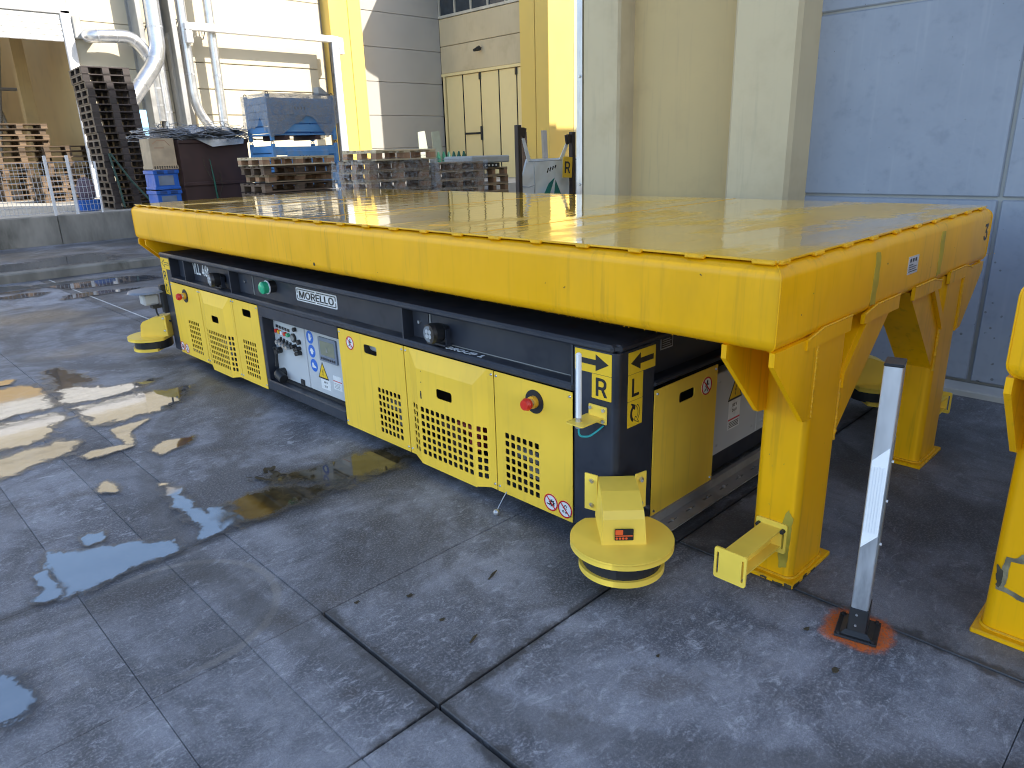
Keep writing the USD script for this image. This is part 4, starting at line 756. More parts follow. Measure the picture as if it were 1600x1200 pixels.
    for (y, z), gl_ in zip(((4.284, 0.603), (4.276, 0.508), (4.266, 0.411)), (hand, helmet, boot)):
        u, v = pt(y, z); b = obj('mandatory_sign', ext(Point(u, v).buffer(0.046, 24), 0.001, Kf), 'sticker_blue', cr)
        obj('glyph', ext(affinity.translate(affinity.scale(gl_, 0.05, 0.05, origin=(0, 0)), u, v), 0.0006, Kf, 0.001), 'sticker_white', b)
    u0, v1 = pt(4.160, 0.632); u1, v0 = pt(3.945, 0.47)
    h = obj('touch_panel', ext(rr(u0, u1, v0, v1, 0.006), 0.012, Kf), 'hmi_grey', cr)
    obj('display', ext(rr(u0 + 0.022, u1 - 0.022, v0 + 0.045, v1 - 0.024, 0.003), 0.0008, Kf, 0.012), 'screen', h)
    for i in range(7): obj('key', ext(rr(u0 + 0.02 + 0.027 * i, u0 + 0.038 + 0.027 * i, v0 + 0.012, v0 + 0.028, 0.003), 0.002, Kf, 0.012), 'frame_dark', h)
    obj('cursor', ext(Polygon([(u0 + 0.09, v0 + 0.07), (u0 + 0.115, v0 + 0.07), (u0 + 0.1, v0 + 0.105)]), 0.0004, Kf, 0.0128), 'steel_grey', h)
    u, v = pt(4.158, 0.390); warn_triangle(Kf, u, v, 0.115, cr)
    u, v = pt(4.135, 0.300); lb = obj('label_plate', ext(rr(u - 0.062, u + 0.062, v - 0.036, v + 0.036, 0.003), 0.001, Kf), 'sticker_white', cr)
    obj('lettering', [text('80 V', 0.014, Kf, u, v + 0.016, 0.0006, True, lift=0.001), text('24 V', 0.014, Kf, u, v - 0.014, 0.0006, True, lift=0.001)], 'sticker_black', lb)
    u, v = pt(3.985, 0.345); lb = obj('label_plate', ext(rr(u - 0.05, u + 0.055, v - 0.055, v + 0.045, 0.003), 0.001, Kf), 'sticker_white', cr)
    obj('red_bar', ext(sbox(u - 0.05, v + 0.004, u + 0.055, v + 0.010), 0.0006, Kf, 0.001), 'sticker_red', lb); obj('print_lines', [ext(sbox(u - 0.04, v - 0.012 - 0.01 * i, u + 0.035 - 0.01 * (i % 2), v - 0.009 - 0.01 * i), 0.0006, Kf, 0.001) for i in range(4)], 'steel_grey', lb)
    # direction plates at the near corner
    def arrow(u, v, w, h, s): return affinity.translate(affinity.scale(Polygon([(-0.5, 0.14), (0.08, 0.14), (0.08, 0.42), (0.5, 0), (0.08, -0.42), (0.08, -0.14), (-0.5, -0.14)]), s * w, h, origin=(0, 0)), u, v)
    def plate(Tt, u0, u1, v0, v1, ink, par=t):
        p = obj('direction_plate', ext(rr(u0, u1, v0, v1, 0.003), 0.0015, Tt), 'sticker_yellow', par)
        obj('lettering', ink, 'sticker_black', p)
    Tn, Te = FX(VX), FY(VY0); up = lambda m: m
    plate(Tn, -1.957, -1.757, 0.838, 0.934, [ext(arrow(-1.855, 0.886, 0.165, 0.088, 1), 0.0006, Tn, 0.0015)])
    plate(Tn, -1.862, -1.757, 0.727, 0.836, [text('R', 0.078, Tn, -1.81, 0.781, 0.0006, True, lift=0.0015)])
    plate(Te, 2.357, 2.552, 0.832, 0.930, [ext(arrow(2.455, 0.881, 0.165, 0.088, -1), 0.0006, Te, 0.0015)])
    plate(Te, 2.357, 2.463, 0.712, 0.830, [text('L', 0.078, Te, 2.41, 0.770, 0.0006, True, lift=0.0015)])
    arcp = lambda a0, a1, r, w: LineString([(r * math.cos(math.radians(a)), r * 1.25 * math.sin(math.radians(a))) for a in np.linspace(a0, a1, 12)]).buffer(w, cap_style='flat')
    full = unary_union([arcp(115, 245, 0.028, 0.007), Polygon([(-0.026, 0.046), (0.0, 0.034), (-0.004, 0.018)]).buffer(0.003)])
    hol = unary_union([arcp(-65, 65, 0.028, 0.007), Polygon([(0.026, -0.046), (0.0, -0.034), (0.004, -0.018)]).buffer(0.003)]); hol = hol.difference(hol.buffer(-0.0026))
    plate(Te, 2.357, 2.463, 0.592, 0.710, [ext(affinity.translate(q, 2.41, 0.651), 0.0006, Te, 0.0015) for q in (full, hol)])
    fa = arrow(-6.75, 0.881, 0.165, 0.088, -1)
    plate(Tn, -6.85, -6.655, 0.832, 0.930, [ext(fa.difference(fa.buffer(-0.006)), 0.0006, Tn, 0.0015)])
    plate(Tn, -6.85, -6.745, 0.712, 0.830, [text('R', 0.078, Tn, -6.797, 0.771, 0.0006, True, lift=0.0015)])
    plate(Tn, -6.85, -6.745, 0.60, 0.710, [ext(affinity.translate(q, -6.797, 0.655), 0.0006, Tn, 0.0015) for q in (full, hol)])
    # end face: yellow cover, grey electrical boxes, plinth, floor strip
    sh = rr(2.555, 3.094, 0.085, 0.716, 0.004, 2).difference(rr(2.755, 2.885, 0.602, 0.652, 0.014, 3)); ep = obj('access_panel', ext(sh, 0.004, FY(1.731)), 'panel_yellow', t)
    for x in (2.575, 3.075):
        for z in (0.11, 0.695): obj('screw', cyl((x, 1.727, z), (x, 1.721, z), 0.0075, 8, 0.004), 'steel_bolt', ep)
    prohibition('prohibition_sign', FY(1.727), 2.995, 0.628, 0.046, WALK, ep)
    obj('machine_part', [bx(2.72, 2.82, 1.76, 1.80, 0.55, 0.70)], 'rust_brown', t)
    for x0, x1 in ((3.118, 3.592), (3.598, 4.07), (4.076, 4.5)):
        e = obj('electrical_box', bx(x0, x1, 1.752, 1.82, 0.198, 0.648, 0.004), 'cabinet_grey', t)
        for x in (x0 + 0.05, x1 - 0.05):
            for z in (0.25, 0.60): obj('screw', cyl((x, 1.752, z), (x, 1.747, z), 0.006, 8), 'steel_bolt', e)
        if x0 < 3.2:
            warn_triangle(FY(1.752), 3.335, 0.525, 0.125, e)
            lb = obj('label_plate', ext(rr(3.275, 3.395, 0.30, 0.462, 0.003), 0.001, FY(1.752)), 'sticker_white', e)
            obj('lettering', [text('80 V', 0.016, FY(1.752), 3.335, 0.435, 0.0006, True, lift=0.001), text('24 V', 0.016, FY(1.752), 3.335, 0.405, 0.0006, True, lift=0.001)] + [ext(sbox(3.285, 0.31 + 0.009 * i, 3.385, 0.314 + 0.009 * i), 0.0006, FY(1.752), 0.001) for i in range(4)], 'sticker_black', lb)
            obj('red_bar', ext(sbox(3.275, 0.352, 3.395, 0.360), 0.0006, FY(1.752), 0.001), 'sticker_red', lb)
    ip = obj('identification_plate', bx(2.676, 2.775, 1.787, 1.789, 0.865, 0.925), 'sheet_metal', t)
    obj('lettering', [bx(2.682, 2.769, 1.7862, 1.7868, 0.871, 0.919)], 'sticker_black', ip); obj('print_lines', [bx(2.69, 2.76 - 0.01 * (i % 2), 1.7856, 1.786, 0.878 + 0.01 * i, 0.881 + 0.01 * i) for i in range(4)], 'sheet_metal', ip)
    obj('plinth', bx(3.10, 4.52, 1.765, 1.85, 0.09, 0.196, 0.005), D, t)
    st = sbox(2.50, 1.625, 4.4, 1.715).difference(unary_union([rr(2.62 + 0.16 * i, 2.70 + 0.16 * i, 1.672, 1.680, 0.003, 2) for i in range(11)]))
    fs = obj('skirt_strip', [ext(st, 0.006, FZ(0.040)), bx(2.50, 4.4, 1.715, 1.74, 0.04, 0.09)], 'floor_strip', t)
    for i in range(11): obj('bolt', cyl((2.66 + 0.16 * i, 1.676, 0.046), (2.66 + 0.16 * i, 1.676, 0.054), 0.008, 8), 'steel_bolt', fs)
    # scanner guards on the four corners
    def guard(cx_, cy_, sx, sy, full=True):
        c = np.array([cx_, cy_]); ax = np.array([sx, sy]) / math.sqrt(2); sd = np.array([-ax[1], ax[0]])      # ax points to the vehicle
        d = Point(*c).buffer(0.214, 40); d = d.difference(sbox(min(VX + 0.0, 9) if sx > 0 else -9, -9, 9 if sx > 0 else 4.78, 9).intersection(sbox(-9, VY0 if sy > 0 else -9, 9, 9 if sy > 0 else VY1)))
        d = d.difference(Polygon([c + ax * 0.165 + sd, c + ax * 0.165 - sd, c + ax * 2 - sd, c + ax * 2 + sd]))
        top = obj('scanner_guard', [ext(d, 0.010, FZ(0.205)), ext(d.difference(d.buffer(-0.007)), 0.022, FZ(0.186))], 'guard_yellow', t)
        obj('lower_ring', ext(Point(*c).buffer(0.178, 40).difference(Polygon([c + ax * 0.10 + sd, c + ax * 0.10 - sd, c + ax * 2 - sd, c + ax * 2 + sd])), 0.026, FZ(0.085)), 'guard_yellow', top)
        obj('scanner_drum', [cyl((*c, 0.10), (*c, 0.20), 0.155, 36), cyl((*c, 0.11), (*c, 0.19), 0.165, 36)], 'black_plastic', top)
        w = 0.080; base = c + ax * 0.20
        prof = np.array([(-0.235, 0.215), (-0.222, 0.322), (-0.20, 0.352), (-0.10, 0.39), (0.02, 0.40), (0.02, 0.215)]); o = c + ax * 0.17
        v, nprof = [], len(prof)
        for s in (-1, 1):
            for a, z in prof:
                ww = w * (1.0 + 0.14 * (0.40 - z) / 0.185); p = o + ax * a + sd * s * ww; v.append((*p, z))
        f = []
        hood = trimesh.convex.convex_hull(np.array(v)) 
        win = np.array(c - ax * 0.0)
        h = obj('hood', hood, 'guard_yellow', top)
        fo = o - ax * 0.236; Tw = fr((*fo, 0), (sd[0], sd[1], 0), (0, 0, 1))
        if np.cross([sd[0], sd[1], 0], [0, 0, 1]) @ np.array([-ax[0], -ax[1], 0]) < 0: Tw = fr((*fo, 0), (-sd[0], -sd[1], 0), (0, 0, 1))
        wn = obj('window_recess', ext(rr(-0.038, 0.038, 0.236, 0.288, 0.004), 0.001, Tw), 'black_inside', h)
        obj('sensor', [ext(rr(-0.036, -0.005, 0.262, 0.284, 0.002), 0.0006, Tw, 0.001), ext(sbox(-0.036, 0.254, 0.034, 0.259), 0.0006, Tw, 0.001)] + [ext(Point(-0.03 + 0.013 * i, 0.245).buffer(0.005, 6), 0.0006, Tw, 0.001) for i in range(4)], 'orange_glow', wn)
        for s in (-1, 1):
            q0 = o + ax * 0.0 + sd * s * 0.082; q1 = q0 + sd * s * 0.05 + ax * 0.035
            ear = quad((*q0, 0.245), (*q1, 0.245), (*q1, 0.415), (*q0, 0.415), 0.006); ee = obj('mounting_ear', ear, 'guard_yellow', h)
            m_ = (q0 + q1) / 2
            for z in (0.27, 0.385): obj('bolt', cyl((*m_, z), (*(m_ - ax * 0.02), z), 0.012, 8, 0.007), 'steel_bolt', ee)
        return top
    guard(2.140, 1.585, 1, 1); guard(2.150, 7.02, 1, -1); guard(4.92, 1.585, -1, 1); guard(4.92, 7.02, -1, -1)
    obj('bolt', [cyl((2.517, 1.731, 0.155), (2.517, 1.712, 0.155), 0.010, 8)], 'steel_bolt', t)
    # antenna on its bracket
    a = obj('antenna_bracket', [ext(rr(2.13, 2.285, 1.79, 1.885, 0.01), 0.005, FZ(0.645)), bx(2.27, 2.278, 1.775, 1.875, 0.62, 0.70, 0.003)], 'guard_yellow', t)
    for y, z in ((1.79, 0.685), (1.86, 0.685), (1.79, 0.635)): obj('bolt', cyl((2.27, y, z), (2.262, y, z), 0.008, 8), 'steel_bolt', a)
    obj('antenna', [cyl((2.175, 1.848, 0.665), (2.175, 1.848, 0.945), 0.0125, 20), cyl((2.175, 1.848, 0.945), (2.175, 1.848, 0.951), 0.0125, 20, 0.006)], 'white_plastic', a, smooth=40)
    obj('connector', [cyl((2.175, 1.848, 0.62), (2.175, 1.848, 0.668), 0.014, 12)], 'steel_bolt', a)
    obj('cable', tube(bend([(2.175, 1.848, 0.62), (2.175, 1.846, 0.582), (2.21, 1.82, 0.575), (2.25, 1.80, 0.60), (2.282, 1.80, 0.61)], 0.03), 0.0045, 8), 'bluegreen_cable', a, smooth=True)
    # grey scanner dish on its mount at the far corner
    g = obj('scanner_dish', [cyl((2.16, 6.99, 0.615), (2.16, 6.99, 0.632), 0.165, 36, 0.155), cyl((2.16, 6.99, 0.632), (2.16, 6.99, 0.642), 0.155, 36, 0.05)], 'hmi_grey', t)
    obj('scanner_body', [bx(2.10, 2.24, 6.93, 7.05, 0.50, 0.60, 0.015), cyl((2.16, 6.99, 0.6), (2.16, 6.99, 0.618), 0.05, 16)], 'cabinet_grey', g); obj('arm', [bx(2.24, 2.30, 6.86, 6.92, 0.42, 0.68, 0.008), bx(2.16, 2.29, 6.9, 6.98, 0.47, 0.50)], 'black_plastic', g); obj('cable', tube(bend([(2.2, 6.96, 0.5), (2.2, 6.95, 0.38), (2.28, 6.86, 0.34)], 0.06), 0.008, 8), 'black_plastic', g)
    # grounding chain with a ball
    ch = obj('ground_chain', tube([(2.262, 2.40, 0.10), (2.235, 2.402, 0.07), (2.200, 2.40, 0.035), (2.185, 2.396, 0.022)], 0.0035, 6), 'steel_bolt', t)
    obj('ball', trimesh.creation.icosphere(3, 0.017).apply_translation((2.183, 2.396, 0.017)), 'galvanised', ch, smooth=True)
    return t
vehicle()

# ------------------------------------------------------------------ delineator post
def bollard():
    t = thing('marker_post', 'grey square aluminium marker post with white reflector and black foot in an orange paint ring', 'post', (2.479, 0.742, 0), rot=13)
    def o(n, m, mat, par=t, **k): return obj(n, cat(m).apply_translation((2.479, 0.742, 0)), mat, par, **k)
    A, B = 0.046, 0.0295
    foot = o('foot', [bx(-0.078, 0.078, -0.072, 0.072, 0.004, 0.014, 0.003), trimesh.convex.convex_hull(np.vstack([[(x * 0.062, y * 0.055, 0.014) for x in (-1, 1) for y in (-1, 1)], [(x * 0.050, y * 0.036, 0.030) for x in (-1, 1) for y in (-1, 1)]])), bx(-A - 0.003, A + 0.003, -B - 0.003, B + 0.003, 0.026, 0.125, 0.004)], 'black_plastic')
    for z in (0.055, 0.100): o('rivet', cyl((-A - 0.003, 0.006, z), (-A - 0.0065, 0.006, z), 0.0045, 8), 'steel_bolt', foot)
    for x in (-0.064, 0.064):
        for y in (-0.058, 0.058): o('anchor_bolt', cyl((x, y, 0.012), (x, y, 0.022), 0.008, 6), 'black_plastic', foot)
    o('tube', [ext(rr(-A, A, -B, B, 0.007, 3).difference(rr(-A + 0.004, A - 0.004, -B + 0.004, B - 0.004, 0.004, 2)), 0.935, FZ(0.11))], 'galvanised', smooth=35)
    o('cap', bx(-A - 0.001, A + 0.001, -B - 0.001, B + 0.001, 1.045, 1.055, 0.003), 'black_plastic')
    Tf = fr((0, -B, 0), (1, 0, 0), (0, 0, 1)); Tm = fr((-A, 0, 0), (0, -1, 0), (0, 0, 1))
    r = o('reflector', ext(Polygon([(-0.0255, 0.375), (0.0240, 0.430), (0.0240, 0.765), (-0.0255, 0.71)]), 0.0015, Tm), 'reflector')
    o('reflector_rib', [ext(rr(-0.0225 + 0.0088 * i, -0.0172 + 0.0088 * i, 0.44, 0.69, 0.001, 1), 0.0012, Tm, 0.0015) for i in range(5)], 'white_plastic', r)
    o('edge_strip', ext(sbox(-A + 0.002, 0.32, A - 0.002, 0.78), 0.0015, Tf), 'steel_grey')
    for z in (0.38, 0.55, 0.70): o('rivet', cyl((0.0, -B - 0.0015, z), (0.0, -B - 0.008, z), 0.005, 8), 'reflector')
bollard()

# ------------------------------------------------------------------ pallets
def cls(name):
    p = '/World/_' + name; stage.CreateClassPrim(p); x = stage.DefinePrim(p); stage.GetPrimAtPath(p).SetSpecifier(Sdf.SpecifierClass); stage.GetPrimAtPath(p).SetTypeName('Xform'); LOC[p] = np.zeros(3); return p
def make_pallet(name, mats, w=1.2, d=0.8, h=0.144):
    p = cls(name); bt = 0.022 * h / 0.144; A, B = mats
    for k in range(5):
        y = -d / 2 + (0.145 / 2 if k % 2 == 0 else 0.05) + (d - (0.145)) * k / 4 - (0.05 - 0.0725 if k % 2 else 0) * 0; bw = 0.145 if k % 2 == 0 else 0.10
        yc = -d / 2 + 0.0725 + (d - 0.145) * k / 4; obj('deck_board', bx(-w / 2, w / 2, yc - bw / 2, yc + bw / 2, h - bt, h, 0.003), A, p)
    for x in (-w / 2 + 0.0725, 0, w / 2 - 0.0725):
        obj('stringer', bx(x - 0.072, x + 0.072, -d / 2, d / 2, h - 2 * bt, h - bt - 0.0005), A, p)
        for y in (-d / 2 + 0.07, 0, d / 2 - 0.07): obj('block', bx(x - 0.07, x + 0.07, y - 0.065, y + 0.065, bt, h - 2 * bt - 0.0005, 0.003), B, p)
    for y in (-d / 2 + 0.07, 0, d / 2 - 0.07): obj('bottom_board', bx(-w / 2, w / 2, y - 0.07, y + 0.07, 0, bt - 0.0005, 0.003), A, p)
    return p
PW = make_pallet('wooden_pallet', ('pallet_wood', 'pallet_wood_red')); PB = make_pallet('brown_pallet', ('pallet_wood_brown', 'pallet_wood_brown')); PL = make_pallet('light_pallet', ('pallet_wood_light', 'pallet_wood_red'), 1.45, 0.95, 0.15); PD = make_pallet('dark_pallet', ('pallet_wood_dark', 'pallet_wood_dark'), 1.45, 0.95, 0.15)
def make_plastic():
    p = cls('plastic_pallet'); w, d, h = 0.98, 1.2, 0.155
    obj('deck', [bx(-w / 2, w / 2, -d / 2, d / 2, h - 0.03, h - 0.0015, 0.006)], 'dark_wood_plastic', p)
    for x in (-w / 2 + 0.07, 0, w / 2 - 0.07):
        for y in (-d / 2 + 0.08, 0, d / 2 - 0.08): obj('foot', bx(x - 0.07, x + 0.07, y - 0.08, y + 0.08, 0.024, h - 0.03), 'dark_wood_plastic', p)
        obj('runner', bx(x - 0.07, x + 0.07, -d / 2, d / 2, 0.0, 0.024), 'dark_wood_plastic', p)
    obj('side_edge', [bx(-w / 2 - 0.004, -w / 2, -d / 2, d / 2, h - 0.028, h - 0.006)] + [bx(-w / 2 - 0.004, -w / 2, y - 0.02, y + 0.02, 0.02, h - 0.03) for y in (-d / 2 + 0.04, 0, d / 2 - 0.04)], 'worn_edge', p)
    return p
PP = make_plastic()
def stack(src, name, n, x, y, z, h, text_, cat_='pallet', rot=0, jit=0.012, group=None, scale=None, lean=0.0):
    for k in range(n):
        i = n - 1 - k
        lab = text_.format(ORD[i])
        copy(src, name, (x + lean * k + random.uniform(-jit, jit), y + random.uniform(-jit, jit), z + k * h), rot + random.uniform(-1, 1) * jit * 60, scale, label=lab, category=cat_, group=group)
stack(PP, 'plastic_pallet', 20, 5.97, 19.25, 0.705, 0.1535, 'dark brown plastic pallet, {} from the top of the tall stack by the fence', group='dark plastic pallets in the tall stack', rot=-3, jit=0.014, lean=-0.008)
stack(PB, 'wooden_pallet', 14, 5.55, 27.3, 0.705, 0.160, 'pale wooden pallet, {} from the top of the tallest pile in the dock doorway', group='wooden pallets in the dock doorway', rot=5, jit=0.05, scale=(1.25, 1, 1.12))
stack(PB, 'wooden_pallet', 10, 6.72, 26.9, 0.705, 0.158, 'brown wooden pallet, {} from the top of the pile beside the door jamb', group='wooden pallets in the dock doorway', rot=-6, jit=0.06, scale=(1.1, 1, 1.1))
stack(PB, 'wooden_pallet', 5, 5.85, 24.8, 0.705, 0.145, 'sunlit wooden pallet, {} from the top of the low pile behind the fence', group='wooden pallets in the dock doorway', rot=8, jit=0.04)
stack(PW, 'wooden_pallet', 11, 7.2, 10.3, 0.0, 0.150, 'wooden pallet under clear film, {} from the top of the left wrapped stack', group='film wrapped pallets', rot=4, scale=(1.05, 1, 1.04))
copy(PL, 'wooden_pallet', (7.28, 10.25, 1.652), 5, (0.88, 0.9, 1.1), label='light new wooden pallet lying on top of the left wrapped stack', category='pallet', group='film wrapped pallets')
stack(PW, 'wooden_pallet', 11, 8.5, 10.3, 0.0, 0.144, 'wooden pallet under clear film, {} from the top of the right wrapped stack', group='film wrapped pallets', rot=-3, scale=(0.88, 1, 1))
stack(PW, 'wooden_pallet', 10, 9.55, 10.6, 0.0, 0.146, 'bare orange wooden pallet, {} from the top of the pile beside the white bag', group='bare wooden pallets', rot=3, scale=(0.62, 1, 1.01))
for k in range(8): copy(PD, 'wooden_pallet', (6.85, 12.98, k * 0.165), random.uniform(-2, 2), label='dark wooden pallet, %s below the light skid before the blue bins' % ORD[8 - k], category='pallet', group='pallets before the blue bins')
copy(PW, 'wooden_pallet', (6.88, 12.95, 1.325), 1, (1.1, 1.1, 0.9), label='worn wooden pallet, third from the top before the blue bins', category='pallet', group='pallets before the blue bins')
copy(PD, 'wooden_pallet', (6.86, 12.9, 1.46), -1, label='dark pallet right under the light skid before the blue bins', category='pallet', group='pallets before the blue bins')
copy(PL, 'wooden_pallet', (6.80, 12.85, 1.612), 1, label='light wooden skid on top of the pile before the blue bins', category='pallet', group='pallets before the blue bins')

def blue_bins():
    def bin_(z0, h, label):
        x0, x1, y0, y1 = 7.14, 8.63, 14.0, 15.0
        t = thing('steel_bin', label, 'steel bin', (7.9, 14.5, z0), group='stacked blue steel bins')
        for sx in (x0, x1):
            for sy in (y0, y1):
                s = 1 if sx == x0 else -1; q = 1 if sy == y0 else -1
                obj('corner_post', [bx(sx, sx + s * 0.07, sy, sy + q * 0.07, z0, z0 + h, 0.008)], 'bin_blue', t)
        for a, b, n in ((y0 + 0.015, y0 + 0.035, 'front_slat'), (y1 - 0.035, y1 - 0.015, 'rear_slat')):
            for k in range(4):
                zz = z0 + 0.16 + k * (h - 0.2) / 4; obj(n, bx(x0 + 0.07, x1 - 0.07, a, b + (0.015 if k % 2 else 0), zz, zz + (h - 0.2) / 4 - 0.02, 0.008), 'bin_blue', t)
        for k in range(5):
            zz = z0 + 0.14 + k * (h - 0.16) / 5; obj('side_slat', bx(x0 + 0.012, x0 + 0.03 + 0.012 * (k % 2), y0 + 0.07, y1 - 0.07, zz, zz + (h - 0.16) / 5 - 0.018, 0.008), 'bin_blue', t); obj('side_slat', bx(x1 - 0.03, x1 - 0.012, y0 + 0.07, y1 - 0.07, zz, zz + (h - 0.16) / 5 - 0.018, 0.008), 'bin_blue', t)
        f = obj('front_flap', bx(x0 + 0.3, x1 - 0.25, y0 - 0.02, y0 + 0.014, z0 + h * 0.55, z0 + h * 0.85, 0.008), 'bin_blue', t)
        obj('stencil', [bx(7.7 + 0.07 * i, 7.73 + 0.07 * i, y0 - 0.0215, y0 - 0.0195, z0 + h * 0.68, z0 + h * 0.74) for i in range(4)], 'sticker_black', f)
        obj('base_tray', bx(x0 + 0.02, x1 - 0.02, y0 + 0.02, y1 - 0.02, z0 + 0.10, z0 + 0.13), 'bin_blue', t)
        for x in (7.5, 8.2): obj('base_beam', bx(x - 0.05, x + 0.05, y0 + 0.02, y1 - 0.02, z0 + 0.01, z0 + 0.10), 'rust_brown', t)
        for sx in (x0 + 0.03, x1 - 0.03):
            for sy in (y0 + 0.03, y1 - 0.03): obj('lifting_eye', trimesh.creation.torus(0.028, 0.008, 14, 6).apply_transform(trimesh.transformations.rotation_matrix(math.pi / 2, (1, 0, 0))).apply_translation((sx, sy, z0 + h + 0.02)), 'rust_brown', t)
    bin_(0.13, 0.9, 'lowest blue steel bin of the stack of three, mostly hidden'); bin_(1.09, 0.92, 'middle blue steel bin of the stack of three, behind the pallets'); bin_(2.07, 0.86, 'topmost blue steel bin, covered by torn plastic film')
    # film cover on the top bin
    def drape(x0, x1, y0, y1, zt, drop, amp, seed, name='f', n=44):
        t_ = []
        per = [(x0, y1), (x0, y0), (x1, y0), (x1, y1)]; pts = []
        for a, b in zip(per, per[1:]): pts += [np.array(a) + (np.array(b) - a) * s for s in np.linspace(0, 1, n, endpoint=False)]
        pts = np.array(pts + [np.array(per[-1])]); m = len(pts); rows = 12; V = []
        for r in range(rows):
            for i, p in enumerate(pts):
                dl = drop * (0.55 + 0.9 * meshkit.fbm(np.array([i * 0.10, seed, 0]), 3, seed)); z = zt - dl * r / (rows - 1)
                w = (meshkit.fbm(np.array([p[0] * 5 + p[1] * 5, z * 2.2, seed]), 4, seed) - 0.5) * amp * (0.3 + r / rows); c = np.array([(x0 + x1) / 2, (y0 + y1) / 2]); dd = (p - c) / np.linalg.norm(p - c)
                V.append((*(p + dd * (w + 0.02)), z + 0.01))
        F = [[r * m + i, r * m + i + 1, (r + 1) * m + i + 1, (r + 1) * m + i] for r in range(rows - 1) for i in range(m - 1)]
        side = trimesh.Trimesh(np.array(V), np.vstack([np.array(F)[:, [0, 1, 2]], np.array(F)[:, [0, 2, 3]]]), process=False)
        gx, gy = np.meshgrid(np.linspace(x0 - 0.02, x1 + 0.02, 20), np.linspace(y0 - 0.02, y1 + 0.02, 14), indexing='ij'); gz = zt + 0.02 + (meshkit.fbm(np.stack([gx * 4, gy * 4, gx * 0 + seed], -1), 4, seed) - 0.4) * amp * 0.6
        v = np.stack([gx, gy, gz], -1).reshape(-1, 3); q = [[i * 14 + j, (i + 1) * 14 + j, (i + 1) * 14 + j + 1, i * 14 + j + 1] for i in range(19) for j in range(13)]; q = np.array(q)
        top = trimesh.Trimesh(v, np.vstack([q[:, [0, 1, 2]], q[:, [0, 2, 3]]]), process=False); return [side, top]
    obj('plastic_cover', drape(7.12, 8.65, 13.97, 15.03, 2.93, 0.62, 0.12, 11), 'film_grey', smooth=40, label='torn grey plastic cover hanging over the topmost blue steel bin', category='plastic cover')
    obj('plastic_film', drape(6.50, 7.92, 9.85, 10.75, 1.66, 0.95, 0.22, 4), 'film_clear', smooth=40, label='loose clear plastic film around the left wrapped pallet stack', category='plastic film')
    obj('plastic_film', drape(7.96, 9.06, 9.85, 10.75, 1.60, 1.0, 0.14, 9), 'film_clear', smooth=40, label='clear plastic film around the right wrapped pallet stack', category='plastic film')
    w = thing('steel_wedge', 'small grey steel wedge standing on the topmost blue bin', 'steel wedge', (8.5, 14.2, 2.95)); obj('wedge', ext(Polygon([(8.36, 2.95), (8.62, 2.95), (8.42, 3.10), (8.36, 3.10)]), 0.2, FY(14.3)), 'steel_grey', w)
blue_bins()

